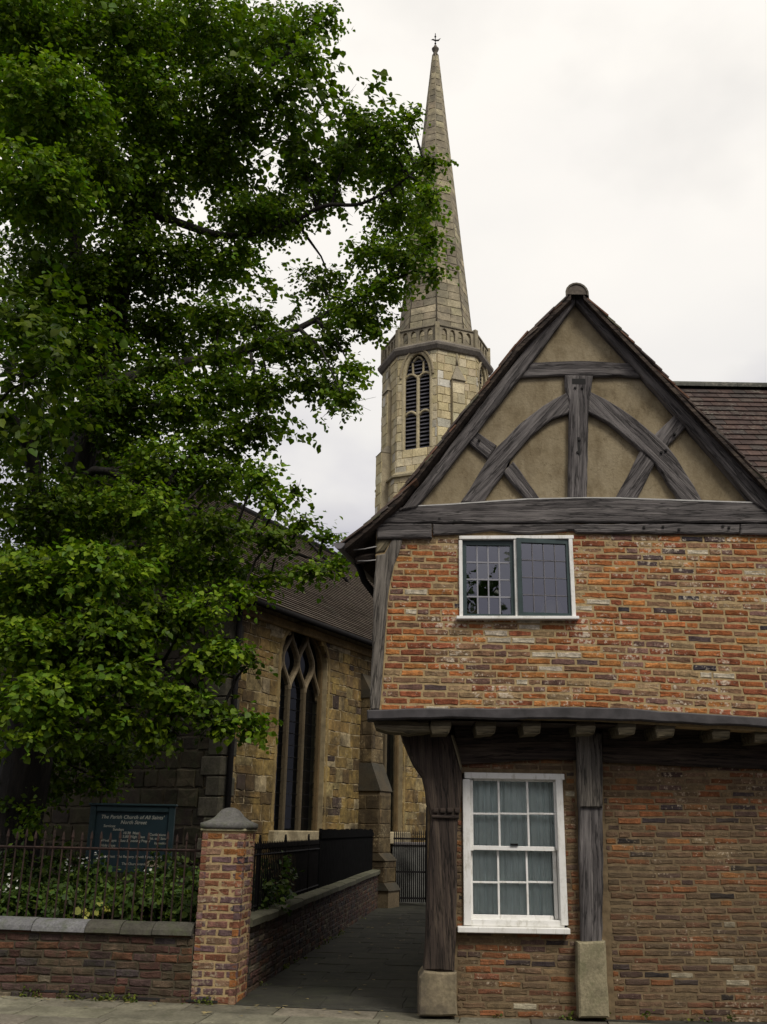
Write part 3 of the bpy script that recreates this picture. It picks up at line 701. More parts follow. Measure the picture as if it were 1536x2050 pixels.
# corner post with its swelling bracket
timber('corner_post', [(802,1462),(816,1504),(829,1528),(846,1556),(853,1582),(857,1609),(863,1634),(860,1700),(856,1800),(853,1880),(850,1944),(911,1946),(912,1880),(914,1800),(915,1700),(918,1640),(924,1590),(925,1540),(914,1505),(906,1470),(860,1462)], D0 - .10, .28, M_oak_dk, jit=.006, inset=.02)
for k in range(4):
    p = at_y(872 + k*14.5, 1622, D0 - .12); box('carved_dentil', p.x - .026, p.x + .026, p.y - .018, p.y + .02, p.z - .028, p.z + .022, M_oak_dk, house, None, .008)
p0, p1 = at_y(864, 1634, D0 - .12), at_y(919, 1634, D0 - .12)
box('post_moulding', p0.x, p1.x, p0.y - .022, p0.y + .03, p0.z - .018, p0.z + .012, M_oak_dk, house, None, .008)
timber('curved_brace', [(903,1471),(908,1471),(917,1500),(926,1540),(922,1542),(912,1504)], D0 - .13, .06, M_oak_gn, jit=.002, inset=.004)
timber('post_head', [(1155,1468),(1205,1468),(1207,1545),(1207,1616),(1160,1617),(1158,1545)], D0 - .115, .22, M_oak_lt, jit=.003)
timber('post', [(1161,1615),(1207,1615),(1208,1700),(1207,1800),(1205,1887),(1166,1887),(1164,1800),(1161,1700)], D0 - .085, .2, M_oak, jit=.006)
M_plinth = piece_mat('post_plinth_stone', 30, 4, .35, bmp=.6, grime=((0.035, 0.030, 0.032), .9), moss=((0.10, 0.10, 0.055), .4))
def stone_block(name, pts, D, th, col, mat, parent):
    o = timber(name, pts, D, th, mat, parent, jit=.006, inset=.016, step=.14)
    a = o.data.color_attributes.new('Col', 'FLOAT_COLOR', 'POINT'); a.data.foreach_set('color', np.tile(np.array([*col, 1], np.float32), len(o.data.vertices)))
    return o
stone_block('post_plinth', [(848,1944),(914,1947),(915,2000),(916,2034),(838,2034),(838,1990),(840,1958)], D0 - .13, .34, (.25, .205, .13), M_plinth, house)
stone_block('post_plinth', [(1156,1886),(1212,1885),(1216,1960),(1219,2038),(1160,2038),(1158,1960)], D0 - .12, .3, (.27, .235, .15), M_cap, house)

# ---- upper casement window
cw = bpy.data.objects.new('casement_window', None); link(cw, house, Matrix.Translation(at_y(1030, 1155, D1)))
def pxbox(name, x0, y0, x1, y1, D, d0, d1, mat, parent, bev=0.004, sl=0.0):
    """box between two photo pixels on the wall plane D, from d0 in front to d1 behind it; sl = rise to the right in px"""
    xm_, ym_ = (x0+x1)/2, (y0+y1)/2
    a, b = Vector((at_y(x0, ym_, D).x, D, at_y(xm_, y1, D).z)), Vector((at_y(x1, ym_, D).x, D, at_y(xm_, y0, D).z))
    k = (at_y(x1, y1 - sl, D).z - at_y(x1, y1, D).z) / max(.01, (b.x - a.x)) if sl else 0
    bm = bmesh.new(); box_into(bm, a.x, b.x, D - d0, D + d1, a.z, b.z, None, bev)
    if sl:
        for v in bm.verts: v.co.z += (v.co.x - a.x) * k
    return bm_obj(name, bm, mat, parent)
pxbox('window_head', 919, 1076, 1148, 1083, D1, .03, .12, M_white, cw, sl=5)
pxbox('jamb', 919, 1083, 926, 1238, D1, .028, .12, M_white, cw)
pxbox('jamb', 1141, 1079, 1149, 1236, D1, .028, .12, M_white, cw)
pxbox('mullion', 1030, 1081, 1037, 1237, D1, .024, .12, M_white, cw)
pxbox('sill', 913, 1238, 1157, 1244, D1, .075, .12, M_white, cw, sl=4)
for (x0, y0, x1, y1, nsh, ct) in ((926,1083,1030,1237,0.0,0),(1037,1081,1141,1236,0.02,1)):
    cs = bpy.data.objects.new('casement', None)
    pc = at_y(x0, (y0+y1)/2, D1)
    link(cs, cw, Matrix.Translation(pc))
    bm = bmesh.new()
    a, b = at_y(x0, y1, D1), at_y(x1, y0, D1); f = .045
    for q in ((a.x, a.x+f, a.z, b.z), (b.x-f, b.x, a.z, b.z), (a.x+f, b.x-f, a.z, a.z+f), (a.x+f, b.x-f, b.z-f, b.z)):
        box_into(bm, q[0], q[1], D1 + .012 - nsh, D1 + .05 - nsh, q[2], q[3])
    Mt = Matrix.Identity(4)
    if ct: Mt = Matrix.Translation((b.x, D1, 0)) @ rz(R(4.0)) @ Matrix.Translation((-b.x, -D1, 0))
    bm_obj('casement_frame', bm, M_green, cw, Mt)
    gx0, gx1, gz0, gz1 = a.x+f, b.x-f, a.z+f, b.z-f
    for i in range(4):
        for j in range(4):
            xa, xb = gx0 + (gx1-gx0)*i/4, gx0 + (gx1-gx0)*(i+1)/4; za, zb2 = gz0 + (gz1-gz0)*j/4, gz0 + (gz1-gz0)*(j+1)/4
            tq = .001 if ct else .004; t1, t2 = rnd.uniform(-tq, tq), rnd.uniform(-tq, tq); y = D1 + .035 - nsh
            mesh_obj('pane', [(xa, y+t1, za+t2), (xb, y-t1, za+t2), (xb, y-t1, zb2-t2), (xa, y+t1, zb2-t2)], [(0,1,2,3)], M_glass, cw, Mt)
    bm_m = M_leadbar if not ct else M_lead; bw = .007 if not ct else .0035
    for i in range(1, 4):
        xa = gx0 + (gx1-gx0)*i/4; box('lead_bar', xa-bw, xa+bw, D1+.024-nsh, D1+.044-nsh, gz0, gz1, bm_m, cw, Mt)
        za = gz0 + (gz1-gz0)*i/4; box('lead_bar', gx0, gx1, D1+.025-nsh, D1+.043-nsh, za-bw, za+bw, bm_m, cw, Mt)
    bpy.data.objects.remove(cs)

# ---- lower sash window
sw = bpy.data.objects.new('sash_window', None); link(sw, house, Matrix.Translation(at_y(1030, 1700, D0)))
pxbox('window_head', 929, 1548, 1129, 1560, D0, .035, .14, M_white, sw)
pxbox('jamb', 927, 1560, 942, 1852, D0, .033, .14, M_white, sw)
pxbox('jamb', 1117, 1560, 1131, 1852, D0, .033, .14, M_white, sw)
pxbox('sill', 915, 1855, 1138, 1867, D0, .10, .14, M_white, sw, .006)
pxbox('sill_slope', 928, 1841, 1130, 1855, D0, .02, .14, M_white, sw, .006)
def sash(y0, y1, ym, dep, top, bot):
    sh = bpy.data.objects.new('sash', None)
    pxbox('stile', 941, y0, 948, y1, D0, -dep, dep + .04, M_white, sw, .003); pxbox('stile', 1111, y0, 1118, y1, D0, -dep, dep + .04, M_white, sw, .003)
    pxbox('top_rail', 948, y0, 1111, y0 + top, D0, -dep, dep + .04, M_white, sw, .003)
    pxbox('bottom_rail', 948, y1 - bot, 1111, y1, D0, -dep, dep + .04, M_white, sw, .003)
    xs = [948, 998, 1059, 1111]; xs = [948, 1000, 1058, 1111]
    for x in xs[1:3]: pxbox('glazing_bar', x - 2, y0 + top, x + 2, y1 - bot, D0, -dep - .004, dep + .035, M_white, sw, .002)
    for a, b in zip(xs, xs[1:]): pxbox('glazing_bar', a + (2 if a > 950 else 0), ym - 2, b - (2 if b < 1110 else 0), ym + 2, D0, -dep - .004, dep + .035, M_white, sw, .002)
    ys = [y0 + top, ym, y1 - bot]
    for i in range(3):
        for j in range(2):
            a, b = at_y(xs[i], ys[j+1], D0), at_y(xs[i+1], ys[j], D0); y = D0 + dep + .022; t1, t2 = rnd.uniform(-.0025, .0025), rnd.uniform(-.0025, .0025)
            mesh_obj('pane', [(a.x, y+t1+t2, a.z), (b.x, y-t1+t2, a.z), (b.x, y-t1-t2, b.z), (a.x, y+t1-t2, b.z)], [(0,1,2,3)], M_glass2, sw)
sash(1560, 1703, 1629, .015, 4, 9)
sash(1695, 1842, 1767, .06, 8, 9)
p = at_y(1030, 1692, D0); box('sash_catch', p.x - .035, p.x + .035, D0 + .0, D0 + .03, p.z - .006, p.z + .014, M_iron, sw)
# curtains behind it, and the furniture glimpsed upstairs
def curtain(name, x0, x1, z0, z1, y, folds, amp, mat, label, seed):
    rr = random.Random(seed); n = 120; vv, ff = [], []
    ph = [rr.uniform(0, 6.28) for _ in range(4)]
    for j in range(7):
        z = z0 + (z1 - z0)*j/6
        for i in range(n+1):
            t = i/n; w = math.sin(t*folds*6.28 + ph[0] + .6*math.sin(t*9+ph[1])) + .45*math.sin(t*folds*2.3*6.28+ph[2])
            vv.append((x0 + (x1-x0)*t, y + amp*w*(0.75 + .25*math.sin(j*.9 + t*7)), z))
    for j in range(6):
        for i in range(n): a = j*(n+1)+i; ff.append((a, a+1, a+n+2, a+n+1))
    return tag(mesh_obj(name, vv, ff, mat, None, None, True), label, 'curtain')
curtain('curtain', sx0 - .02, (sx0+sx1)/2 + .24, sz0 - .05, sz1 + .05, D0 + .135, 9, .018, M_curtain, 'pale grey-blue pleated curtain behind the left panes of the white sash window', 3)
curtain('curtain', (sx0+sx1)/2 + .22, sx1 + .02, sz0 - .05, sz1 + .05, D0 + .155, 4, .018, M_curtain, 'narrower pale grey-blue curtain behind the right panes of the white sash window', 5)
M_wood = plain('chair_wood', (0.42, 0.25, 0.09), .5, var=.2)
ch = thing('chair', 'wooden chair standing just inside the upper leaded casement', 'chair', (at_y(940, 1240, D1).x, D1 + .5, wz0 - .5))
cx = at_y(941, 1215, D1).x
box('top_rail', cx - .16, cx + .12, D1 + .42, D1 + .45, wz0 + .13, wz0 + .17, M_wood, ch, None, .006)
box('post', cx + .07, cx + .115, D1 + .42, D1 + .45, wz0 - .5, wz0 + .128, M_wood, ch, None, .006)
box('post', cx - .16, cx - .115, D1 + .42, D1 + .45, wz0 - .5, wz0 + .128, M_wood, ch, None, .006)
box('seat', cx - .17, cx + .13, D1 + .452, D1 + .85, wz0 - .12, wz0 - .08, M_wood, ch, None, .006)
for lx_ in (cx - .15, cx + .09): box('leg', lx_, lx_ + .04, D1 + .8, D1 + .84, wz0 - .5, wz0 - .122, M_wood, ch)
M_cream = plain('cream_cloth', (0.55, 0.46, 0.33), .9, var=.1)
lx_ = at_y(1120, 1215, D1).x
lp = thing('table_lamp', 'cream table lamp shade inside the right-hand upper casement', 'lamp', (lx_, D1 + .38, wz0 - .5))
Ml = Matrix.Translation((lx_, D1 + .38, 0))
lathe('lamp_shade', [(.17, wz0 + .02), (.172, wz0 + .03), (.075, wz0 + .26), (.073, wz0 + .25)], M_cream, lp, Ml, 20)
lathe('lamp_base', [(.06, wz0 - .5), (.06, wz0 - .48), (.02, wz0 - .45), (.02, wz0 + .02)], M_iron, lp, Ml, 12)

# ================================================================== THE ADJOINING TILED RANGE ON THE RIGHT
adj = thing('tiled_house', 'brown tiled roof of the house adjoining the gable on the right', 'house', (8.0, 12, 0))
YR = 12.2; zr = at_y(1450, 778, YR).z
AE = Vector((0, D1 + .16, 4.35)); AR = Vector((0, YR, zr)); sl = (AR - AE); sl_n = sl.normalized(); nrm = Vector((0, -sl_n.z, sl_n.y))
X0a, X1a = 2.6, 12.0
arf = mesh_obj('roof', [(X0a, AE.y, AE.z), (X1a, AE.y, AE.z), (X1a, AR.y, AR.z), (X0a, AR.y, AR.z), (X0a, 2*YR-AE.y, AE.z), (X1a, 2*YR-AE.y, AE.z)], [(0,1,2,3), (3,2,5,4)], M_oak_dk, adj)
slab('wall', [(5.2, D1 + .2, -.05), (X1a, D1 + .2, -.05), (X1a, D1 + .2, 4.4), (5.2, D1 + .2, 4.4)], M_mortar_low, adj, -.2)
piece_variants('roof_tile', 30, (0.165, 0.16), [(6, (0.060, 0.040, 0.034), .15), (5, (0.070, 0.044, 0.036), .15), (3, (0.052, 0.041, 0.036), .15), (.5, (0.09, 0.07, 0.058), .2)], 0.002, 0.002, 0.026, 61, M_tile)
ang_s = math.atan2(sl_n.z, sl_n.y); its = []; k = 0; s = 0.12; L = sl.length
while s < L - .05:
    x = X0a + (0.085 if k % 2 else 0)
    xmin = 2.6 + 0.0
    while x < 6.2:
        c = AE + sl_n * s + nrm * 0.004; c.x = x
        # only the tiles clear of the gable roof
        pz = c.z
        gx = np.interp(pz, [VR[3].z, VR[2].z, VR[1].z, VR[0].z], [VR[3].x, VR[2].x, VR[1].x, VR[0].x]) + SKEW*(c.y - DV)
        if x > gx - .25:
            Mx = Matrix.Translation(c) @ Matrix.Rotation(-(math.pi/2 - ang_s) + R(-7.0 + rnd.uniform(-.8, .8)), 4, 'X')
            its.append((Mx, 0.166, 0.225, 1 if x > gx else 0))
        x += 0.17
    s += 0.15; k += 1
lay('roof_tile', 'roof_tile', its, arf, 300, 62)
for k in range(20):
    x = X0a + k*0.46; bm = bmesh.new(); vv, ff = [], []
    for xx in (x, x + .455):
        for a in range(9):
            t = math.pi*a/8; vv.append((xx, YR + math.cos(t)*.12, zr + math.sin(t)*.11 - .02))
    for a in range(8): ff.append((a, a+1, a+10, a+9))
    ff += [tuple(range(9)), tuple(range(17, 8, -1))]; bm.free()
    if x < 6.2: mesh_obj('ridge_tile', vv, ff, M_tile, arf, col=np.tile(np.array([.085, .085, .07, 1], np.float32), (18, 1)))

# ================================================================== THE CHURCH
church = thing('church', 'old stone church with brown tiled roof and dark traceried windows along the alley', 'church', (-2.0, 21, 0))
CD = Vector((0.465, 0.885, 0)).normalized()                 # along the long wall, away from us
CN = Vector((CD.y, -CD.x, 0))                               # out of the long wall, towards the alley
CC = Vector((-2.83, 17.7, 0))                               # corner at the downpipe
CA = math.atan2(CD.y, CD.x)
def ch_px(x, y, off=0.0):
    """photo pixel on the long wall (off metres in front of it) -> (s, z)"""
    p = at_plane(x, y, CC + CN*off, CN); return ((p - CC).dot(CD), p.z)
CF = lambda s, z, o: CC + CD*s + CN*o + Vector((0, 0, z))
z_e = ch_px(515, 1206)[1]; z_e = min(max(z_e, 5.3), 6.3)
S_END = 30.0
win1 = [ch_px(*p) for p in ((551,1664),(563,1422),(568,1359),(578,1305),(594,1262))]
win1r = [ch_px(*p) for p in ((639,1664),(649,1422),(652,1370),(648,1320))]
s0, s1 = ch_px(552, 1560)[0], ch_px(648, 1560)[0]; wz = ch_px(600, 1664)[1]
zsp = ch_px(600, 1380)[1]; ztp = z_e - 0.22
def arch(s0, s1, z0, zs, zt, n=8):
    """pointed, rather flat window outline: sill, jambs, two arcs"""
    m = (s0+s1)/2; pts = [(s0, z0), (s1, z0)]
    for i in range(n+1):
        t = i/n; pts.append((s1 + (m - s1)*(1 - math.cos(t*math.pi/2)), zs + (zt-zs)*math.sin(t*math.pi/2)))
    for i in range(n-1, -1, -1):
        t = i/n; pts.append((s0 + (m - s0)*(1 - math.cos(t*math.pi/2)), zs + (zt-zs)*math.sin(t*math.pi/2)))
    return pts
def arch_hw(z, s0, s1, z0, zs, zt, grow=0.0):
    if z < z0 - grow or z > zt + grow: return None
    m = (s0+s1)/2; h = (s1-s0)/2
    if z > zs:
        k = min(1, (z-zs)/(zt-zs)); t = math.asin(k); h = h*math.cos(t)
    return (m - h - grow, m + h + grow)
s2a, s2b = ch_px(762, 1560)[0], ch_px(806, 1560)[0]
zsp2 = ch_px(600, 1325)[1]; ztp = z_e - .10
A1 = (s0, s1, wz, zsp2, ztp); A2 = (s2a, s2b, wz, zsp2, ztp); A3 = (s2b + 3.2, s2b + 3.2 + (s1-s0), wz, zsp, ztp)
cwall = holed('long_wall', [(0, -.1), (S_END, -.1), (S_END, z_e + .1), (0, z_e + .1)], [arch(*A1), arch(*A2)], CF, M_mortar_st, church, 0.35)
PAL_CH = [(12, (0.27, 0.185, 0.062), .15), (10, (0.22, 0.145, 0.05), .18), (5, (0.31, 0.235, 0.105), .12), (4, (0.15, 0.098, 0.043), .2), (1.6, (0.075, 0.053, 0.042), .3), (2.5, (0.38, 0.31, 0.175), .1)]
PAL_WE = [(8, (0.042, 0.035, 0.021), .25), (8, (0.032, 0.026, 0.017), .25), (2, (0.072, 0.060, 0.037), .2), (4, (0.028, 0.022, 0.017), .3)]  # near-black stone tones hold the deep shade under the tree
piece_variants('stone_ch', 44, (0.42, 0.30), PAL_CH, 0.016, 0.011, 0.042, 71, M_church)
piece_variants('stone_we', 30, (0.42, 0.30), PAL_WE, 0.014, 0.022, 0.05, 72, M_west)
hf = [lambda z, A=A: arch_hw(z, *A, 0.0) for A in (A1, A2)]
its = []
rr = random.Random(73)
for xa, xb, za, zb_ in courses(lambda z: .02, lambda z: 13.0, 0.0, z_e - .1, 0.27, (0.26, 0.62), 0.014, hf, 74, wob=.03):
    # some stones are pairs of thin courses
    if rr.random() < .28:
        zm = (za+zb_)/2; bits = [(xa, xb, za, zm - .006), (xa, xb, zm + .006, zb_)]
    elif xb - xa > .5 and rr.random() < .5:
        xm = (xa+xb)/2; bits = [(xa, xm - .006, za, zb_), (xm + .006, xb, za, zb_)]
    else: bits = [(xa, xb, za, zb_)]
    for a, b, c, d in bits:
        its.append((Matrix.Translation(CF((a+b)/2, (c+d)/2, -0.03 + rr.uniform(-.006, .010))) @ rz(CA), b-a, d-c, (b-a)*(d-c)/(3+(a+b)/2) if c > 1.2 else 0))
lay('stone', 'stone_ch', its, cwall, 300, 75)
# end wall facing the street
EA = math.atan2(-CD.x, CD.y)
EDIR = -CN                                                  # to the left
EF = lambda s, z, o: CC + EDIR*s - CD*o*-1*-1 + Vector((0, 0, z)) - CD*0
EF = lambda s, z, o: CC + EDIR*s - CD*o + Vector((0, 0, z))
RUN = 3.3
rp = at_plane(491, 1023, CC + EDIR*RUN, CN); z_r = rp.z
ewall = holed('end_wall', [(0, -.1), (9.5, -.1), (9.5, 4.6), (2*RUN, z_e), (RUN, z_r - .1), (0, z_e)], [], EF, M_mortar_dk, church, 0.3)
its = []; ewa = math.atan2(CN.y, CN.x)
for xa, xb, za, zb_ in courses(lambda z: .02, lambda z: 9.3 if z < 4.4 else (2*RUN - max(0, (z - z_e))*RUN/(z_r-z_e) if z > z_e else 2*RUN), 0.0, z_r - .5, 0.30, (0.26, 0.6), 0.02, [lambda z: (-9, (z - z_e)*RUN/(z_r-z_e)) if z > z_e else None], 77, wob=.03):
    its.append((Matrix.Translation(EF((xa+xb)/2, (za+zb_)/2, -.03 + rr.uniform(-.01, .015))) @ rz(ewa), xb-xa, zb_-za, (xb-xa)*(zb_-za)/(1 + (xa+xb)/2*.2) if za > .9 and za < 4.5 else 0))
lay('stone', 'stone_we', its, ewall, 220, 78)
# pale quoins at the corner
for k in range(16):
    z0_ = 0.35*k
    if z0_ + .34 > z_e: break
    l = .42 if k % 2 else .28
    qk = rnd.uniform(.55, 1.15)
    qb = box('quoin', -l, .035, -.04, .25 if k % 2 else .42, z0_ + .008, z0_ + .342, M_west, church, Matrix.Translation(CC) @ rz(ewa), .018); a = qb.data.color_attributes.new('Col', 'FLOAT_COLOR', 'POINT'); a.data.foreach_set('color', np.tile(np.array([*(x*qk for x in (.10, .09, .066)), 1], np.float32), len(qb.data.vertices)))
tube('downpipe', [CF(.12, z_e - .1, .12), CF(.12, 3.0, .12), CF(.12, .1, .12)], .055, M_iron, church, 8)
box('rainwater_head', -.11, .11, -.1, .1, z_e - .22, z_e - .02, M_iron, church, Matrix.Translation(CF(.12, 0, .12)) @ rz(CA), .01)
# window surrounds, mullions, tracery
M_dress = piece_mat('dressed_stone', 26, 3.0, .3, bmp=.4, grime=((0.09, 0.065, 0.035), .6))
def colset(o, c):
    a = o.data.color_attributes.new('Col', 'FLOAT_COLOR', 'POINT'); a.data.foreach_set('color', np.tile(np.array([*c, 1], np.float32), len(o.data.vertices))); return o
def ribbon(name, pts, w, d, frame, mat, parent, o0=0.0, col=(.33, .26, .14), closed=False):
    """moulded bar of width w and depth d following 2D pts in a wall frame"""
    P = [Vector((p[0], p[1])) for p in pts]; n = len(P); bm = bmesh.new(); rings = []
    for i in range(n):
        a = P[(i-1) % n] if (closed or i > 0) else P[i]; b = P[(i+1) % n] if (closed or i < n-1) else P[i]
        t = (b - a).normalized(); q = Vector((-t.y, t.x)) * w/2
        sec = [(-1, -d), (-1, -d*.25), (-.45, 0), (.45, 0), (1, -d*.25), (1, -d)]
        rings.append([bm.verts.new(frame(P[i].x + q.x*k, P[i].y + q.y*k, o0 + o)) for k, o in sec])
    for i in range(n if closed else n-1):
        A, B = rings[i], rings[(i+1) % n]
        for j in range(5): bm.faces.new((A[j], A[j+1], B[j+1], B[j]))
    if not closed: bm.faces.new(rings[0]); bm.faces.new(rings[-1][::-1])
    return colset(bm_obj(name, bm, mat, parent), col)
def church_window(A, idx, full=True):
    w = bpy.data.objects.new('church_window', None); s0, s1, z0, zs, zt = A
    link(w, church, Matrix.Translation(CF((s0+s1)/2, z0, 0)))
    ap = arch(*A); W = s1 - s0
    ribbon('surround', [(p[0] + (-.07 if p[0] < (s0+s1)/2 else .07), p[1]) for p in ap[1:] + [ap[0]]], .13, .12, CF, M_dress, w, .022, (.27, .195, .08))
    ribbon('inner_order', [(p[0] + (.03 if p[0] < (s0+s1)/2 else -.03) * (1 if abs(p[0]-(s0+s1)/2) > .12 else 0), p[1] - (.06 if p[1] > zs else 0)) for p in ap[1:] + [ap[0]]], .04, .10, CF, M_dress, w, -.10, (.16, .11, .05))
    colset(box('sill', s0 - .18, s1 + .18, -.16, .3, z0 - .26, z0 + .01, M_dress, w, Matrix.Translation(CC) @ rz(CA), .02), (.38, .32, .2))
    gl = [CF(p[0], p[1], -.26) for p in ap]; mesh_obj('glass', gl, [tuple(range(len(gl)))], M_glass3, w)
    mesh_obj('dark_interior', [CF(p[0], p[1], -.34) for p in ap], [tuple(range(len(ap)))], M_dark, w)
    n = 3 if full else 2; zsp_ = zsp
    mull = [s0 + W*k/n for k in range(1, n)]
    for m_ in mull: ribbon('mullion', [(m_, z0), (m_, zsp_ if full else zt)], .07, .12, CF, M_dress, w, -.15, (.10, .08, .05))
    hh = zt - zsp_
    if full:
        for k, m_ in enumerate(mull):
            for sg in (-1, 1):
                pts = []
                for i in range(13):
                    t = i/12; pts.append((m_ + sg*W/n*.5*math.sin(t*math.pi)**1.0 if t < .5 else m_ + sg*W/n*.5*(math.sin(t*math.pi)), zsp_ + hh*.80*t))
                pts = [(m_ + sg*W/n*.50*(0.5 - 0.5*math.cos(i/12*2*math.pi)), zsp_ + hh*.86*(i/12)) for i in range(13)]
                ribbon('tracery', pts, .075, .12, CF, M_dress, w, -.14 - .003*k, (.22, .175, .11))
        for sg, m_ in ((-1, s0), (1, s1)):
            pts = [(m_ - sg*W/n*.5*(0.5 - 0.5*math.cos(i/10*math.pi)) , zsp_ - .1 + hh*.5*i/10) for i in range(11)]
            ribbon('tracery', pts, .07, .12, CF, M_dress, w, -.147, (.20, .155, .09))
        for k in range(1, 14):                               # saddle bars of the leaded lights
            z = z0 + (zs - z0)*k/14; tube('saddle_bar', [CF(s0, z, -.235), CF(s1, z, -.235)], .006, M_iron, w, 4, False)
    else:
        pass
    return w
church_window(A1, 0); church_window(A2, 1, False)
# buttresses
def buttress(s_mid, width, prof, name='buttress'):
    """prof: list of (z, projection) from the ground up, sloped where both change"""
    w2 = width/2; b = bpy.data.objects.new(name, None); link(b, church, Matrix.Translation(CF(s_mid, 0, .4)))
    for i in range(len(prof)-1):
        (z0, p0), (z1, p1) = prof[i], prof[i+1]; bm = bmesh.new()
        ex = .03 if p0 != p1 else 0.0
        V = [bm.verts.new(CF(s_mid + a, z, o)) for a, z, o in ((-w2-ex,z0,-.02),(w2+ex,z0,-.02),(w2+ex,z0,p0+ex),(-w2-ex,z0,p0+ex),(-w2-ex,z1,-.02),(w2+ex,z1,-.02),(w2+ex,z1,p1+ex*.2),(-w2-ex,z1,p1+ex*.2))]
        for f in ((0,1,2,3),(4,5,6,7),(0,1,5,4),(1,2,6,5),(2,3,7,6),(3,0,4,7)): bm.faces.new([V[j] for j in f])
        o = bm_obj('weathering' if p0 != p1 else 'shaft', bm, M_dress, b)
        colset(o, (.055, .050, .038) if p0 != p1 else (.13, .10, .06))
        if p0 == p1 and z1 - z0 > .4:                       # facing stones
            it = []
            for xa, xb, za, zb_ in courses(lambda z: -.0, lambda z: p0, z0 + .01, z1, .3, (.3, .6), .012, (), int(z0*10) + 5):
                it.append((Matrix.Translation(CC + CD*(s_mid - w2 + .028) + CN*((xa+xb)/2) + Vector((0,0,(za+zb_)/2))) @ rz(ewa), xb-xa, zb_-za))
            for xa, xb, za, zb_ in courses(lambda z: -w2, lambda z: w2, z0 + .01, z1, .3, (.3, .6), .012, (), int(z0*10) + 6):
                it.append((Matrix.Translation(CC + CD*(s_mid + (xa+xb)/2) + CN*(p0 - .028) + Vector((0,0,(za+zb_)/2))) @ rz(CA), xb-xa, zb_-za))
            lay('stone', 'stone_bt', it, b, 120, int(z0*7))
piece_variants('stone_bt', 24, (0.42, 0.30), [(6, (0.135, 0.098, 0.048), .15), (4, (0.11, 0.082, 0.045), .15), (3, (0.16, 0.115, 0.058), .15)], .008, .012, .04, 79, M_church)
sb = ch_px(714, 1500)[0] + .1
zq = lambda y, off: at_plane(750, y, CC + CN*off, CN).z
buttress(sb + .3, .52, [(0, .78), (.35, .78), (.5, .68), (.95, .68), (1.1, .54), (2.4, .54), (3.0, .32), (4.45, .32), (5.0, .04)])
# eaves and roof
vv, ff = [], []; NR = 46; OV = .38
eave = lambda s: CF(s, z_e, OV) + Vector((0, 0, -.02))
def roofpt(s, t):                                           # t 0 eave .. 1 ridge
    a = CF(s, z_e - .12, OV); b = CC + EDIR*RUN + CD*s + Vector((0, 0, z_r)); return a.lerp(b, t)
sag_r = lambda s, t: -0.10*math.sin(min(1, max(0, s/12))*math.pi)*math.sin(t*math.pi)
SS = [-.35 + k*.9 for k in range(36)]
rn = (roofpt(1, 0) - roofpt(0, 0)).cross(roofpt(0, 1) - roofpt(0, 0)).normalized(); rn = rn if rn.z > 0 else -rn
for r_i in range(NR):
    for e_ in (0, 1):
        for s in SS:
            t = (r_i + e_*1.04)/NR; p = roofpt(s, min(1, t)) + rn*(.034 if e_ == 0 else .004) + Vector((0, 0, sag_r(s, t) + rnd.uniform(-.003, .003)))
            vv.append(p)
    base = r_i*2*len(SS)
    for i in range(len(SS)-1): ff.append((base+i, base+i+1, base+len(SS)+i+1, base+len(SS)+i))
    if r_i:
        pb = base - len(SS)
        for i in range(len(SS)-1): ff.append((pb+i, pb+i+1, base+i+1, base+i))
M_ctile = piece_mat('church_tile', 14, 3, .35, lime=.2, lime_c=(.14, .13, .1), bmp=.9, rough=.9, moss=((0.085, 0.078, 0.045), .6))
crf = mesh_obj('roof', vv, ff, M_ctile, church, col=np.tile(np.array([.105, .082, .064, 1], np.float32), (len(vv), 1)))
# second slope, soffit, gutter, ridge
a0, a1 = SS[0], SS[-1]
back = lambda s: CC + EDIR*(2*RUN + OV) + CD*s + Vector((0, 0, z_e - .12))
mesh_obj('roof_back', [roofpt(a0, 1), roofpt(a1, 1), back(a1), back(a0)], [(0,1,2,3)], M_ctile, church, col=np.tile(np.array([.1, .08, .065, 1], np.float32), (4, 1)))
mesh_obj('soffit', [CF(a0, z_e - .14, OV - .02), CF(a1, z_e - .14, OV - .02), CF(a1, z_e + .1, -.05), CF(a0, z_e + .1, -.05)], [(0,1,2,3)], M_oak_dk, church)
tube('gutter', [CF(a0, z_e - .16, OV + .06), CF(12, z_e - .17, OV + .06), CF(a1, z_e - .16, OV + .06)], .065, M_iron, church, 8)
s = a0
while s < 14:
    tube('ridge_tile', [roofpt(s, 1) + Vector((0,0,.0)), roofpt(s + .45, 1) + Vector((0,0,.0))], .11, M_iron, church, 8); s += .455
# a raised verge crossing the roof further along
tube('roof_verge', [roofpt(7.6, .62) + rn*.06, roofpt(7.6, 1.0) + rn*.06], .04, M_iron, church, 5)
colset(box('cornice', 0.15, 13, -.10, .0, z_e - .34, z_e - .16, M_dress, church, Matrix.Translation(CC) @ rz(CA), .02), (.26, .18, .08))

# ================================================================== THE TOWER AND SPIRE
TC = Vector((2.02, 35.3, 0)); TR = 2.16; TA0 = R(-24)
tower = thing('church_tower', 'octagonal pale stone church tower with louvred belfry windows and tall tapering spire', 'tower', TC)
AP = math.cos(R(22.5)); FWH = math.sin(R(22.5))
def face_frame(ang, R_, taper=None):
    n = Vector((math.sin(ang), -math.cos(ang), 0)); u = Vector((math.cos(ang), math.sin(ang), 0))
    return lambda s, z, o: TC + n*(R_*AP + o) + u*s + Vector((0, 0, z))
def ty(y, D): return at_y(868, y, D).z
Z_SC = ty(948, 33.5); Z_CO = ty(700, 33.4); Z_PT = ty(655, 33.4)
ZW0, ZW1 = ty(899, 33.5), ty(706, 33.5); ZWS = ZW1 - 1.15
body = bpy.data.objects.new('belfry_stage', None); link(body, tower, Matrix.Translation(TC + Vector((0, 0, Z_SC))))
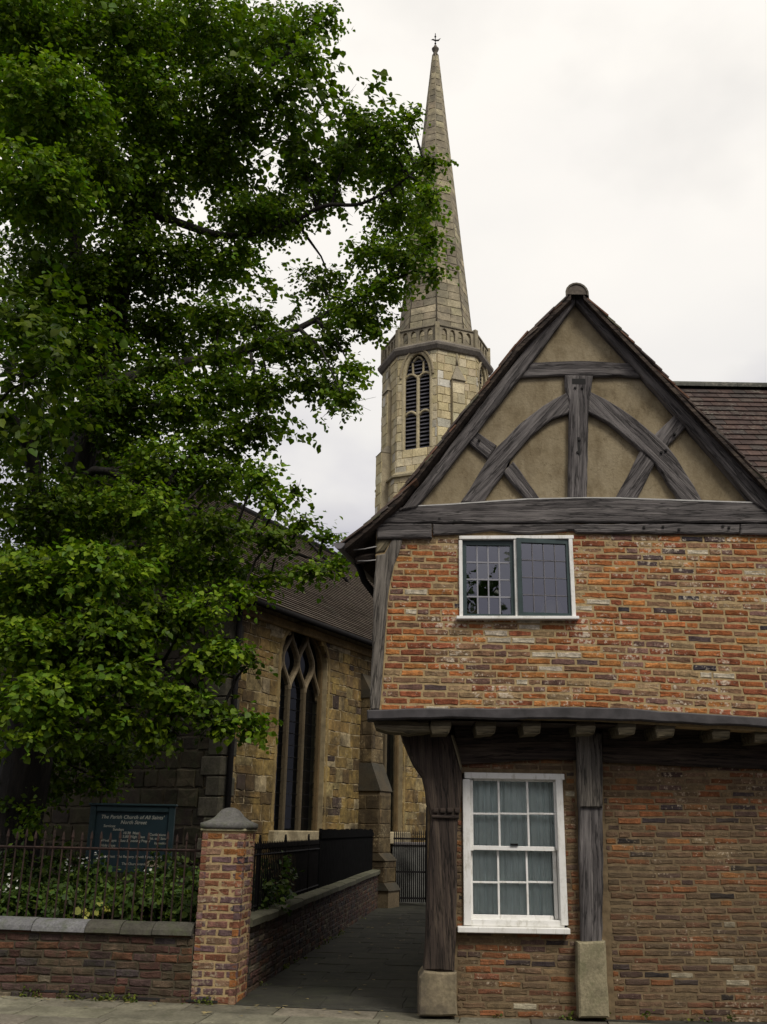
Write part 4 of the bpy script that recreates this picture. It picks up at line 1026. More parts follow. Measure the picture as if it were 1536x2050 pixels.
PAL_T = [(10, (0.56, 0.475, 0.275), .06), (8, (0.51, 0.425, 0.235), .07), (6, (0.60, 0.525, 0.34), .06), (3, (0.43, 0.37, 0.235), .08), (2, (0.50, 0.47, 0.37), .1), (1.4, (0.66, 0.62, 0.53), .1)]
piece_variants('stone_tw', 50, (0.5, 0.35), PAL_T, .012, .016, .05, 81, M_stone)
PAL_S = [(8, (0.36, 0.315, 0.205), .15), (6, (0.31, 0.27, 0.18), .1), (3, (0.26, 0.225, 0.16), .12), (3, (0.42, 0.36, 0.235), .12)]
piece_variants('stone_sp', 40, (0.5, 0.38), PAL_S, .012, .014, .045, 82, M_spire)
hwf = TR*FWH; WW = .58
AW = (-WW, WW, ZW0, ZWS, ZW1)
M_louv = plain('louvre_board', (0.085, 0.082, 0.092), .8, var=.25, scale=4, bmp=.3)
for k in range(8):
    ang = TA0 + k*R(45); fr = face_frame(ang, TR); win = k % 2 == 0; vis = k in (0, 1, 2, 7)
    wl_ = holed('tower_wall', [(-hwf, Z_SC), (hwf, Z_SC), (hwf, Z_CO + .1), (-hwf, Z_CO + .1)], [arch(*AW)] if win else [], fr, M_mortar_st, tower, .28)
    if not vis: continue
    its = []
    hh = [lambda z: arch_hw(z, *AW, .0)] if win else [lambda z: (-.26, .26) if z < Z_CO - 1.35 else None]
    for xa, xb, za, zb_ in courses(lambda z: -hwf + .005, lambda z: hwf - .005, Z_SC, Z_CO, .34, (.32, .72), .012, hh, 83 + k, wob=.02):
        its.append((Matrix.Translation(fr((xa+xb)/2, (za+zb_)/2, -.034 + rnd.uniform(-.006, .008))) @ rz(ang), xb-xa, zb_-za))
    lay('stone', 'stone_tw', its, wl_, 300, 84 + k)
    if win:
        w = bpy.data.objects.new('belfry_window', None); link(w, tower, Matrix.Translation(fr(0, ZW0, 0)))
        ap = arch(*AW, n=10); cst = (.43, .365, .225)
        ribbon('surround', ap[1:] + [ap[0]], .14, .14, fr, M_stone, w, .03, cst)
        ribbon('hood_mould', [(p[0]*1.16, p[1] + .10) for p in ap[2:]], .09, .12, fr, M_stone, w, .085, (.36, .30, .19))
        zt_ = ZW0 + (ZWS - ZW0)*.47
        ribbon('mullion', [(0, ZW0), (0, ZWS + .18)], .13, .16, fr, M_stone, w, -.05, cst)
        for zc, nm_ in ((zt_, 'transom'), (ZWS + .05, 'light_head')):
            for sg in (-1, 1):
                pts = [(sg*(.03 + (WW-.05)*i/10), zc + .16*math.sin(i/10*math.pi) + .06) for i in range(11)]
                ribbon(nm_, pts, .10, .14, fr, M_stone, w, -.055 - .002*sg, cst)
        for sg in (-1, 1):
            ribbon('tracery', [(sg*.20, ZWS + .2), (sg*.22, ZWS + .45), (sg*.23, ZWS + .75)], .08, .12, fr, M_stone, w, -.06, cst)
        ribbon('tracery', [(-.2, ZWS + .8), (-.1, ZWS + .93), (0, ZWS + .99), (.1, ZWS + .93), (.2, ZWS + .8)], .08, .12, fr, M_stone, w, -.064, cst)
        nl = 24
        for j in range(nl):
            z = ZW0 + .05 + (ZW1 - .25 - ZW0)*j/nl; hw2 = arch_hw(z + .1, *AW, -.03)
            if not hw2: continue
            for a, b in ((hw2[0], -.07), (.07, hw2[1])) if z < ZWS + .1 else ((hw2[0]*.9, hw2[1]*.9),):
                if b - a < .1: continue
                P = [fr(a, z + .10, -.20), fr(b, z + .10, -.20), fr(b, z, -.10), fr(a, z, -.10)]; dn = Vector((0, 0, -.022))
                mesh_obj('louvre', P + [p + dn for p in P], [(0,1,2,3),(7,6,5,4),(0,4,5,1),(1,5,6,2),(2,6,7,3),(3,7,4,0)], M_louv, w)
        mesh_obj('dark_interior', [fr(p[0], p[1], -.27) for p in ap], [tuple(range(len(ap)))], M_dark, w)
    else:
        b = bpy.data.objects.new('pilaster', None); link(b, tower, Matrix.Translation(fr(0, Z_SC, 0)))
        zp = Z_CO - 1.35
        for (z0, z1, pr, hw2) in ((Z_SC - 3.5, Z_SC + 1.1, .40, .30), (Z_SC + 1.1, zp, .17, .26)):
            its = []
            for xa, xb, za, zb_ in courses(lambda z: -hw2, lambda z: hw2, z0, z1, .42, (.5, .9), .012, (), 90 + k): its.append((Matrix.Translation(fr((xa+xb)/2, (za+zb_)/2, pr - .035)) @ rz(ang), xb-xa, zb_-za))
            colset(box('core', -hw2, hw2, -(pr - .01), .1, z0, z1, M_stone, b, Matrix.Translation(fr(0, 0, 0)) @ rz(ang)), (.38, .32, .21))
            lay('stone', 'stone_tw', its, b, 60, 91 + k)
            bm = bmesh.new(); pn = .17 if pr > .2 else .0     # sloped weathering on top
            V = [bm.verts.new(fr(s_, z_, o_)) for s_, z_, o_ in ((-hw2-.02, z1, 0), (hw2+.02, z1, 0), (hw2+.02, z1, pr+.03), (-hw2-.02, z1, pr+.03), (-hw2*.9, z1+.3, 0), (hw2*.9, z1+.3, 0), (hw2*.9, z1+.3, pn+.01), (-hw2*.9, z1+.3, pn+.01))]
            if pr > .2:
                for f in ((0,1,2,3),(4,5,6,7),(0,1,5,4),(1,2,6,5),(2,3,7,6),(3,0,4,7)): bm.faces.new([V[j] for j in f])
                colset(bm_obj('weathering', bm, M_stone, b), (.24, .21, .16))
            else:
                bm.free(); bm = bmesh.new()
                V = [bm.verts.new(fr(*q)) for q in ((-.3, zp, -.02), (.3, zp, -.02), (.3, zp, .22), (-.3, zp, .22), (0, zp + .75, .02))]
                for f in ((0,1,2,3),(0,1,4),(1,2,4),(2,3,4),(3,0,4)): bm.faces.new([V[j] for j in f])
                colset(bm_obj('gablet', bm, M_stone, b), (.33, .29, .21))
                colset(tube('finial', [fr(0, zp + .7, .02), fr(0, zp + 1.2, .02)], [.06, .035], M_stone, b, 6), (.35, .3, .2))
bpy.data.objects.remove(body)
def oct_ring(name, prof, parent, mat, col, tc=TC):
    bm = bmesh.new(); rings = []
    for r_, z in prof: rings.append([bm.verts.new(tc + Vector((r_*math.sin(TA0 + R(22.5) + q*R(45)), -r_*math.cos(TA0 + R(22.5) + q*R(45)), z))) for q in range(8)])
    for A, B in zip(rings, rings[1:]):
        for q in range(8): bm.faces.new((A[q], A[(q+1) % 8], B[(q+1) % 8], B[q]))
    bm.faces.new(rings[0]); bm.faces.new(rings[-1])
    return colset(bm_obj(name, bm, mat, parent), col)
lowst = oct_ring('lower_stage', [(TR + .10, -.1), (TR + .10, Z_SC - .12)], tower, M_mortar_st, (.4, .33, .2))
for k in (0, 1, 7, 2):
    ang = TA0 + k*R(45); fr = face_frame(ang, TR + .10); its = []; hw_ = (TR + .10)*FWH
    for xa, xb, za, zb_ in courses(lambda z: -hw_, lambda z: hw_, Z_SC - 4.3, Z_SC - .1, .36, (.35, .8), .012, (), 100 + k):
        its.append((Matrix.Translation(fr((xa+xb)/2, (za+zb_)/2, -.034)) @ rz(ang), xb-xa, zb_-za))
    lay('stone', 'stone_tw', its, lowst, 70, 101 + k)
oct_ring('string_course', [(TR + .02, Z_SC - .16), (TR + .22, Z_SC - .12), (TR + .22, Z_SC - .04), (TR + .02, Z_SC + .12)], tower, M_stone, (.30, .255, .16))
oct_ring('cornice', [(TR + .0, Z_CO - .14), (TR + .10, Z_CO - .10), (TR + .20, Z_CO + .04), (TR + .21, Z_CO + .14), (TR + .10, Z_CO + .24), (TR - .3, Z_CO + .27)], tower, M_spire, (.17, .15, .125))
for k in range(8):
    ang = TA0 + k*R(45); fr = face_frame(ang, TR + .0); hw_ = (TR + .0)*FWH; z0 = Z_CO + .22; z1 = Z_CO + .92
    holes = []
    for q in range(4):
        c = -hw_ + .14 + (2*hw_ - .28)*(q + .5)/4; w2 = (2*hw_ - .28)/8 - .055
        holes.append([(c - w2, z0 + .14), (c + w2, z0 + .14), (c + w2, z0 + .48), (c + w2*.7, z0 + .60), (c, z0 + .65), (c - w2*.7, z0 + .60), (c - w2, z0 + .48)])
    colset(holed('parapet', [(-hw_, z0), (hw_, z0), (hw_, z1), (-hw_, z1)], holes, fr, M_spire, tower, .14), (.33, .285, .195))
    fv = face_frame(ang + R(22.5), TR/AP)
    colset(box('parapet_post', -.09, .09, -.08, .13, z0, z1 + .14, M_spire, tower, Matrix.Translation(fv(0, 0, 0)) @ rz(ang + R(22.5)), .02), (.36, .31, .2))
    colset(box('parapet_coping', -hw_ + .02, hw_ - .02, -.045, .17, z1 + .001, z1 + .085, M_spire, tower, Matrix.Translation(fr(0, 0, 0)) @ rz(ang), .015), (.27, .235, .165))
# spire
Z_S0, Z_S1 = Z_CO + .25, ty(112, 35.3); RS0, RS1 = 1.62, .13
spire = oct_ring('spire', [(RS0 - .03, Z_S0), (RS1 - .02, Z_S1)], tower, M_mortar_st, (.3, .26, .18))
its = []
lean = math.atan((RS0 - RS1)*AP/(Z_S1 - Z_S0))
for k in (0, 1, 2, 7):
    ang = TA0 + k*R(45); n = Vector((math.sin(ang), -math.cos(ang), 0)); u = Vector((math.cos(ang), math.sin(ang), 0)); rr = random.Random(200 + k)
    z = Z_S0 + .3
    while z < Z_S1 - .2:
        h = .36*rr.uniform(.88, 1.12); zm = z + h/2; r_ = RS0 + (RS1 - RS0)*(zm - Z_S0)/(Z_S1 - Z_S0); hw_ = r_*FWH - .006
        nst = max(1, round(2*hw_/.5)); cuts = sorted([-hw_, hw_] + [(-hw_ + 2*hw_*(q + 1)/nst) + rr.uniform(-.09, .09) for q in range(nst - 1)])
        for a, b in zip(cuts, cuts[1:]):
            if b - a < .05: continue
            c = TC + n*(r_*AP - .012) + u*((a+b)/2) + Vector((0, 0, zm))
            its.append((Matrix.Translation(c) @ rz(ang) @ Matrix.Rotation(-lean, 4, 'X'), (b-a) - .012, h - .012, (b-a)*h))
        z += h
lay('stone', 'stone_sp', its, spire, 300, 203)
for q in range(8):
    a = TA0 + R(22.5) + q*R(45); d = Vector((math.sin(a), -math.cos(a), 0))
    colset(tube('spire_rib', [TC + d*(RS0 + .0) + Vector((0,0,Z_S0)), TC + d*(RS1 + .005) + Vector((0,0,Z_S1))], [.045, .018], M_spire, tower, 5), (.30, .26, .185))
Mt = Matrix.Translation(TC)
colset(lathe('finial', [(RS1, Z_S1 - .1), (.16, Z_S1), (.10, Z_S1 + .12), (.09, Z_S1 + .2), (.15, Z_S1 + .33), (.17, Z_S1 + .40), (.10, Z_S1 + .48), (.06, Z_S1 + .6)], M_spire, tower, Mt, 12), (.13, .115, .09))
tube('vane_rod', [TC + Vector((0,0,Z_S1+.55)), TC + Vector((0,0,Z_S1 + 1.3))], .022, M_iron, tower, 6)
mesh_obj('weather_vane', [TC + Vector(q) for q in ((-.22,0,Z_S1+.92),(-.1,0,Z_S1+1.0),(.0,0,Z_S1+.94),(.14,0,Z_S1+.96),(.26,0,Z_S1+1.06),(.16,0,Z_S1+.86),(0,0,Z_S1+.84),(-.12,0,Z_S1+.9))], [tuple(range(8))], M_iron, tower)
for zz in (.72, 1.12): lathe('vane_ball', [(.01, Z_S1+zz-.05), (.045, Z_S1+zz-.02), (.045, Z_S1+zz+.02), (.01, Z_S1+zz+.05)], M_iron, tower, Mt, 8)

# ================================================================== GARDEN WALLS, GATE PILLAR, RAILINGS
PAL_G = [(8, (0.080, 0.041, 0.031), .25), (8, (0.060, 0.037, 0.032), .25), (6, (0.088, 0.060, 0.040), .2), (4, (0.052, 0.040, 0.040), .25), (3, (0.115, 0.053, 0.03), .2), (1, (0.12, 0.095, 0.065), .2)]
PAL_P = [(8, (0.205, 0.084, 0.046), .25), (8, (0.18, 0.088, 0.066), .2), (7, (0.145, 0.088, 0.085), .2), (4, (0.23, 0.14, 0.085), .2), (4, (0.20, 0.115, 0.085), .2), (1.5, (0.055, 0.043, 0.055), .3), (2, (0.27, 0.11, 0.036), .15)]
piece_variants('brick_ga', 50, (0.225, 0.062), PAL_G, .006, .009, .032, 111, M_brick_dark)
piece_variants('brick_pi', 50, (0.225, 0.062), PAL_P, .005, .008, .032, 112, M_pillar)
piece_variants('coping', 8, (0.8, 0.12), [(3, (0.17, 0.165, 0.165), .15), (2, (0.14, 0.14, 0.13), .2)], .006, .02, .04, 113, M_cap)
PW = .44                                                     # pillar width
SF = lambda s, t, z: W0 + STREET*s + PERP*t + Vector((0, 0, z))
Z_C = at_plane(150, 1838, SF(0, .14, 0), PERP).z             # top of the front wall's coping
fw = thing('garden_wall', 'low dark brick wall with rounded stone coping beside the pavement', 'wall', SF(-2.5, .12, 0))
fcore = box('wall_core', -9.0, -PW - .004, .006, .24, -.1, Z_C - .10, M_mortar_dk, fw, Matrix.Translation(W0) @ rz(S_ANG))
its = []
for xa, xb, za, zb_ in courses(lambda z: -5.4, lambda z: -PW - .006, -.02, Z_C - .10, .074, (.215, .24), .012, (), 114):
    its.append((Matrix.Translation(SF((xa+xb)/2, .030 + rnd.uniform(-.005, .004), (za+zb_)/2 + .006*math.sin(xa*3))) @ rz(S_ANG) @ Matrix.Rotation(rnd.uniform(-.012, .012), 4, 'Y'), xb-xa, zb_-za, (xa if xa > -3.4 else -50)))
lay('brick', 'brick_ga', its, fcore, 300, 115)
s = -PW - .02; k = 0
for l in (.40, .32, .36, .55, .62, .6, .7, .6, .7, .7, .7, .7):
    vv, ff = [], []; n = 9; dz = rnd.uniform(-.008, .006)
    for xx in (s - l + .008, s):
        for a in range(n):
            t = math.pi*a/(n-1); vv.append(SF(xx, .12 - math.cos(t)*.165, Z_C - .105 + dz + math.sin(t)*.105*(1 if t > .3 else .9)))
        vv += [SF(xx, .285, Z_C - .108 + dz), SF(xx, -.045, Z_C - .108 + dz)]
    m = n + 2
    for a in range(m): ff.append((a, (a+1) % m, m + (a+1) % m, m + a))
    ff += [tuple(range(m))[::-1], tuple(range(m, 2*m))]
    c = (.16, .158, .16) if k > 2 else (.075, .07, .055)
    mesh_obj('coping_stone', vv, ff, M_cap, fw, col=np.tile(np.array([*c, 1], np.float32), (len(vv), 1))); s -= l; k += 1

for xa, xb, yy in ((72, 132, 1986), (236, 332, 2000), (372, 436, 2008)):    # open joints at the wall foot
    a, b = at_plane(xa, yy - 3, SF(0, 0, 0), PERP), at_plane(xb, yy - 3, SF(0, 0, 0), PERP); s0_, s1_ = (a - W0).dot(STREET), (b - W0).dot(STREET)
    box('vent_slot', s0_, s1_, -.004, .02, max(.015, a.z - .010), max(.035, a.z + .010), M_dark, fw, Matrix.Translation(W0) @ rz(S_ANG))

# gate pillar
PH = at_plane(440, 1661, SF(0, 0, 0), PERP).z
pil = thing('gate_pillar', 'square red brick gate pillar with domed stone cap at the alley corner', 'pillar', SF(-PW/2, PW/2, 0))
pcore = box('shaft', -PW + .008, -.008, .008, PW - .008, -.1, PH, M_mortar, pil, Matrix.Translation(W0) @ rz(S_ANG))
its = []
for face in range(4):
    org, du, a = ((SF(-PW, 0, 0), STREET, S_ANG), (SF(0, 0, 0), PERP, S_ANG + R(90)), (SF(0, PW, 0), -STREET, S_ANG + R(180)), (SF(-PW, PW, 0), -PERP, S_ANG - R(90)))[face]
    nn = Vector((du.y, -du.x, 0)); z = 0.0; rw = 0
    while z < PH - .03:
        cuts = ((0, .22, .44), (0, .11, .33, .44))[(rw + face) % 2]; h = min(.0735, PH - z)
        for c0_, c1_ in zip(cuts, cuts[1:]):
            j0, j1 = (.0 if c0_ == 0 else .007), (.0 if c1_ == cuts[-1] else .007)
            c = org + du*((c0_ + j0 + c1_ - j1)/2) - nn*(.036 + rnd.uniform(-.003, .003)) + Vector((0, 0, z + h/2))
            its.append((Matrix.Translation(c) @ rz(a) @ Matrix.Rotation(rnd.uniform(-.008, .008), 4, 'Y'), c1_ - c0_ - j0 - j1 - .004, h - .0155, 2 if face < 2 else 1))
        z += .0735; rw += 1
lay('brick', 'brick_pi', its, pcore, 300, 116)
bm = bmesh.new(); rings = []
for hw_, z in ((PW/2 + .02, 0), (PW/2 + .028, .015), (PW/2 + .028, .05), (PW/2 - .01, .066), (PW/2 - .055, .085), (PW/2 - .09, .118), (PW/2 - .115, .152), (PW/2 - .14, .178), (PW/2 - .175, .195), (.02, .202)):
    rr_ = min(.05, hw_*.35); ring = []
    for sx, sy in ((-1,-1),(1,-1),(1,1),(-1,1)):
        a0 = {(-1,-1): 180, (1,-1): 270, (1,1): 0, (-1,1): 90}[(sx, sy)]
        for q in (0, 45, 90): ring.append(bm.verts.new((sx*(hw_-rr_) + rr_*math.cos(R(a0+q)), sy*(hw_-rr_) + rr_*math.sin(R(a0+q)), z + rnd.uniform(-.003, .003))))
    rings.append(ring)
for A, B in zip(rings, rings[1:]):
    for q in range(12): bm.faces.new((A[q], A[(q+1) % 12], B[(q+1) % 12], B[q]))
bm.faces.new(rings[0][::-1]); bm.faces.new(rings[-1])
colset(bm_obj('cap', bm, M_cap, pil, Matrix.Translation(SF(-PW/2, PW/2, PH + .012)) @ rz(S_ANG), True), (.135, .13, .12))
colset(box('mortar_bed', -PW/2 - .012, PW/2 + .012, -PW/2 - .012, PW/2 + .012, -.012, .012, M_cap, pil, Matrix.Translation(SF(-PW/2, PW/2, PH + .001)) @ rz(S_ANG), .004), (.34, .31, .19))

# side wall along the alley
A0_ = SF(-.03, PW + .003, 0); A1_ = at_z(757, 1818, 0.0)
AD = (A1_ - A0_); AL = AD.length; AD.normalize(); AN = Vector((AD.y, -AD.x, 0)); A_A = math.atan2(AD.y, AD.x)
AF = lambda s, o, z: A0_ + AD*s + AN*o + Vector((0, 0, z))
Z_A = at_plane(520, 1824, A0_, AN).z - .02; Z_A2 = at_plane(752, 1738, A0_, AN).z - .03
zA = lambda s: Z_A + (Z_A2 - Z_A)*s/AL
aw = thing('alley_wall', 'low mossy brick wall with flat stone coping running back along the alley', 'wall', AF(AL/2, -.1, 0))
acore = mesh_obj('wall_core', [AF(0,-.006,-.1), AF(AL,-.006,-.1), AF(AL,-.006,zA(AL)-.1), AF(0,-.006,zA(0)-.1), AF(0,-.23,-.1), AF(AL,-.23,-.1), AF(AL,-.23,zA(AL)-.1), AF(0,-.23,zA(0)-.1)], [(0,1,2,3),(7,6,5,4),(3,2,6,7),(1,5,6,2),(0,3,7,4)], M_mortar_dk, aw)
its = []
nrow = 10
for xa, xb, za, zb_ in courses(lambda z: 0.0, lambda z: AL, 0.0, nrow*1.0, 1.0, (.215, .24), .012, (), 117, wob=0):
    xm = (xa+xb)/2; rh = (zA(xm) - .10)/nrow; zz = (za+zb_)/2*rh
    its.append((Matrix.Translation(AF(xm, -.03 + rnd.uniform(-.005, .005), zz)) @ rz(A_A), xb-xa, rh - .011, -xm))
lay('brick', 'brick_ga', its, acore, 300, 118)
s = 0.0
while s < AL - .1:
    l = min(rnd.uniform(.55, .8), AL - s); dz = rnd.uniform(-.006, .006); e = []
    for ss in (s + .005, s + l - .005):
        z = zA(ss) + dz; e += [AF(ss, .045, z - .095), AF(ss, .05, z - .03), AF(ss, .03, z - .012), AF(ss, -.27, z), AF(ss, -.27, z - .095)]
    mesh_obj('coping_stone', e, [(0,1,6,5),(1,2,7,6),(2,3,8,7),(3,4,9,8),(4,0,5,9),(4,3,2,1,0),(5,6,7,8,9)], M_cap, aw, col=np.tile(np.array([.115, .11, .075, 1], np.float32), (10, 1)))
    s += l

# railings
def railing(name, label, frame, L, s_first, spacing, z0f, z1f, z_rail, mat, rad=.009, group=None, low=None):
    t = thing(name, label, 'railing', frame(L/2, 0, z0f(L/2)), group)
    s = s_first
    while s < L:
        top = z1f(s); bm = bmesh.new()
        tube_into(bm, [frame(s, 0, z0f(s)), frame(s, 0, top - .09), frame(s, 0, top - .075), frame(s, 0, top - .03), frame(s, 0, top)], [rad, rad, rad*1.9, rad*1.3, .002], 5)
        bm_obj('bar', bm, mat, t); s += spacing
    for zr_ in z_rail:
        tube('rail', [frame(0, 0, zr_(0)), frame(L, 0, zr_(L))], .014, mat, t, 4, False)
    return t
RF = lambda s, o, z: SF(-PW - s, .13 - o, z)
z_rl = at_plane(150, 1698, SF(0, .13, 0), PERP).z
railing('iron_railing', 'rusty thin iron railing standing on the front garden wall', RF, 4.6, .09, .1005, lambda s: Z_C - .02, lambda s: z_rl + .17 + .012*math.sin(s*37), [lambda s: z_rl], M_rust, .0085)
z_ar = at_plane(560, 1684, A0_, AN).z
s_pan = (at_plane(640, 1700, A0_ - AN*.12, AN) - A0_).dot(AD)
AFr = lambda s, o, z: AF(s, -.13, z)
railing('iron_railing', 'black iron railing on the alley wall behind the brick pillar', AFr, s_pan, .12, .095, lambda s: zA(s) - .02, lambda s: z_ar, [lambda s: z_ar - .14, lambda s: zA(s) + .04], M_iron, .010)
for s in (.9, 2.3, 3.9, 5.2):
    if s < s_pan: tube('standard', [AFr(s, 0, zA(s)), AFr(s, 0, z_ar + .02), AFr(s, 0, z_ar + .07)], [.018, .018, .012], M_iron, bpy.data.objects['iron_railing.001'], 6)
z_pn = at_plane(700, 1660, A0_, AN).z
M_black = plain('tarred_board', (0.006, 0.006, 0.006), 1.0, var=.4, scale=9, spec=.02)
pn = thing('screen_panel', 'solid black boarded screen at the far end of the alley wall', 'fence', AF((s_pan + AL)/2, -.13, 0))
s = s_pan + .02
while s < AL - .3:
    box('board', 0, .148, -.012, .012, zA(s) - .01, z_pn + rnd.uniform(-.012, .012), M_black, pn, Matrix.Translation(AF(s, -.13, 0)) @ rz(A_A), .003); s += .152
box('top_rail', s_pan + .01, s, -.03, -.0125, z_pn - .14, z_pn - .06, M_black, pn, Matrix.Translation(A0_ - AN*.13) @ rz(A_A))

# alley gate between the buttress and the house
GY = 22.6; gx0, gx1 = at_y(789, 1730, GY).x, at_y(852, 1730, GY).x; gz1 = at_y(820, 1662, GY).z; gz0 = max(.03, at_y(820, 1806, GY).z)
gate = thing('alley_gate', 'tall black iron bar gate closing the far end of the alley', 'gate', ((gx0+gx1)/2, GY, 0))
n = 16
for k in range(n + 1):
    x = gx0 + (gx1 - gx0)*k/n
    tube('bar', [(x, GY, gz0), (x, GY, gz1 - .06), (x, GY, gz1)], [.013, .013, .003], M_iron, gate, 5)
for z in (gz0 + .08, gz0 + .62, gz1 - .18): box('rail', gx0 - .02, gx1 + .02, GY - .012, GY + .012, z - .02, z + .02, M_iron, gate)
box('gate_post', gx1 + .01, gx1 + .12, GY - .06, GY + .06, -.05, gz1 + .5, M_iron, gate)
# pale wall seen through the gate, and the end of the house beyond
bw = thing('rendered_wall', 'pale rendered yard wall seen through the bars of the alley gate', 'wall', (1.2, 23.6, 0))
box('render', .35, 2.2, 23.5, 23.7, -.05, 1.25, plain('grey_render', (.11, .11, .10), .9, var=.6, scale=2.5), bw)
box('coping', .32, 2.2, 23.46, 23.74, 1.252, 1.32, M_kerb, bw, None, .015)

# notice board
BY = 13.3
bq = [at_y(x, y, BY) for x, y in ((174,1741),(341,1743),(347,1620),(180,1617))]
nb = thing('notice_board', 'dark blue church notice board with pale lettering behind the railings', 'notice board', ((bq[0].x+bq[1].x)/2, BY, .5))
M_blue = plain('board_blue', (0.024, 0.050, 0.062), .5, var=.15, scale=5)
M_blue2 = plain('board_frame', (0.030, 0.058, 0.066), .5, var=.2, scale=8)
M_letter = plain('faded_lettering', (0.52, 0.52, 0.44), .6, var=.1)
bx0, bx1, bz0, bz1 = bq[0].x, bq[2].x, bq[0].z, bq[2].z
box('panel', bx0, bx1, BY, BY + .03, bz0, bz1, M_blue, nb)
for nm_, q in (('frame_stile', (bx0-.03, bx0+.05, bz0-.03, bz1+.03)), ('frame_stile', (bx1-.05, bx1+.03, bz0-.03, bz1+.03)), ('frame_rail', (bx0+.051, bx1-.051, bz1-.045, bz1+.03)), ('frame_rail', (bx0+.051, bx1-.051, bz0-.03, bz0+.045))):
    box(nm_, q[0], q[1], BY - .035, BY + .04, q[2], q[3], M_blue2, nb, None, .008)
box('top_capping', bx0 - .05, bx1 + .05, BY - .06, BY + .06, bz1 + .031, bz1 + .06, M_blue2, nb, None, .008)
for x in (bx0 + .01, bx1 - .07): box('post', x, x + .06, BY + .041, BY + .10, .3, bz1, M_blue2, nb)
def text(name, body, x, z, size, align='LEFT', shear=0.0):
    cu = bpy.data.curves.new(name, 'FONT'); cu.body = body; cu.size = size; cu.align_x = align; cu.shear = shear; cu.extrude = .001; cu.resolution_u = 2; cu.offset = .0008
    o = bpy.data.objects.new(name, cu); cu.materials.append(M_letter)
    COL.objects.link(o); bpy.context.view_layer.update()
    me = bpy.data.meshes.new_from_object(o.evaluated_get(bpy.context.evaluated_depsgraph_get())); bpy.data.objects.remove(o)
    me.materials.clear(); me.materials.append(M_letter); o = bpy.data.objects.new(name, me)
    link(o, nb, Matrix.Translation((x, BY - .004, z)) @ Matrix.Rotation(R(90), 4, 'X'))
WB, HB = bx1 - bx0, bz1 - bz0
bt = lambda u, v: (bx0 + WB*u, bz1 - HB*v)
for body, u, v, sz, al_, sh_ in (("The Parish Church of All Saints'", .5, .17, .068, 'CENTER', .25), ("North Street", .52, .255, .068, 'CENTER', .25), ("Services:", .15, .31, .048, 'LEFT', .1), ("Sundays", .27, .365, .048, 'LEFT', .1),
        ("10.30  Mass", .40, .42, .048, 'LEFT', .1), ("5.00  High Mass", .40, .48, .048, 'LEFT', .1), ("Confessions", .73, .44, .046, 'LEFT', .1), ("Sat. and Saturday", .73, .50, .046, 'LEFT', .1),
        ("Weekdays:  Mass & evening Prayer", .14, .545, .048, 'LEFT', .1), ("by notice", .80, .575, .046, 'LEFT', .1), ("Holy Days", .14, .625, .048, 'LEFT', .1), ("7.30  Mass", .38, .68, .048, 'LEFT', .1), ("as notice", .72, .69, .046, 'LEFT', .1),
        ("Parish Priest  The Rectory, North Street, York", .12, .80, .046, 'LEFT', .1), ("The Churchwardens", .42, .915, .046, 'LEFT', .1)):
    x, z = bt(u, v); text('lettering', body, x, z, sz*.95, al_, sh_)
# white paper notice at the lower right corner of the board
box('paper_notice', bx1 - .30, bx1 - .08, BY - .006, BY - .001, bz0 + .05, bz0 + .13, M_cream, nb)
# garden soil
gs = mesh_obj('garden_soil', [SF(-9, .24, .45), SF(-PW - .01, .24, .45), AF(.6, -.235, .45), AF(AL, -.235, .4), CC + Vector((3, 6, .4)), CC + EDIR*9 + Vector((-1, 0, .4))], [(0,1,2,3,4,5)], M_soil, kind='structure')

# ================================================================== THE LIME TREE
LV = np.array([(0,0,0), (-.40,.14,.05), (-.43,.50,.07), (0,1.0,-.06), (.43,.50,.07), (.40,.14,.05), (0,.48,-.03)], np.float32)
LFQ = [(0,6,2,1), (6,3,2), (0,5,4,6), (6,4,3)]
def leaf_mesh(name, pos, tip, nrm, size, cols):
    """one mesh of many folded leaves; arrays of base point, tip direction, normal, size, colour"""
    n = len(pos); t = tip / np.linalg.norm(tip, axis=1, keepdims=True)
    s = np.cross(t, nrm); s /= (np.linalg.norm(s, axis=1, keepdims=True) + 1e-9); u = np.cross(s, t)
    V = pos[:, None, :] + size[:, None, None]*(LV[None, :, 0:1]*s[:, None, :] + LV[None, :, 1:2]*t[:, None, :] + LV[None, :, 2:3]*u[:, None, :])
    me = bpy.data.meshes.new(name); me.vertices.add(n*7); me.vertices.foreach_set('co', V.astype(np.float32).ravel())
    lp = np.array([0,6,2,1, 6,3,2, 0,5,4,6, 6,4,3], np.int32); st = np.array([0,4,7,11], np.int32); tt = np.array([4,3,4,3], np.int32)
    me.loops.add(n*14); me.loops.foreach_set('vertex_index', (np.arange(n, dtype=np.int32)[:, None]*7 + lp[None]).ravel())
    me.polygons.add(n*4); me.polygons.foreach_set('loop_start', (np.arange(n, dtype=np.int32)[:, None]*14 + st[None]).ravel())
    me.polygons.foreach_set('loop_total', np.tile(tt, n)); me.update(calc_edges=True)
    a = me.color_attributes.new('Col', 'FLOAT_COLOR', 'POINT')
    c = np.ones((n, 7, 4), np.float32); c[:, :, :3] = cols[:, None, :]
    a.data.foreach_set('color', c.ravel()); return me
RNG = np.random.default_rng(5)
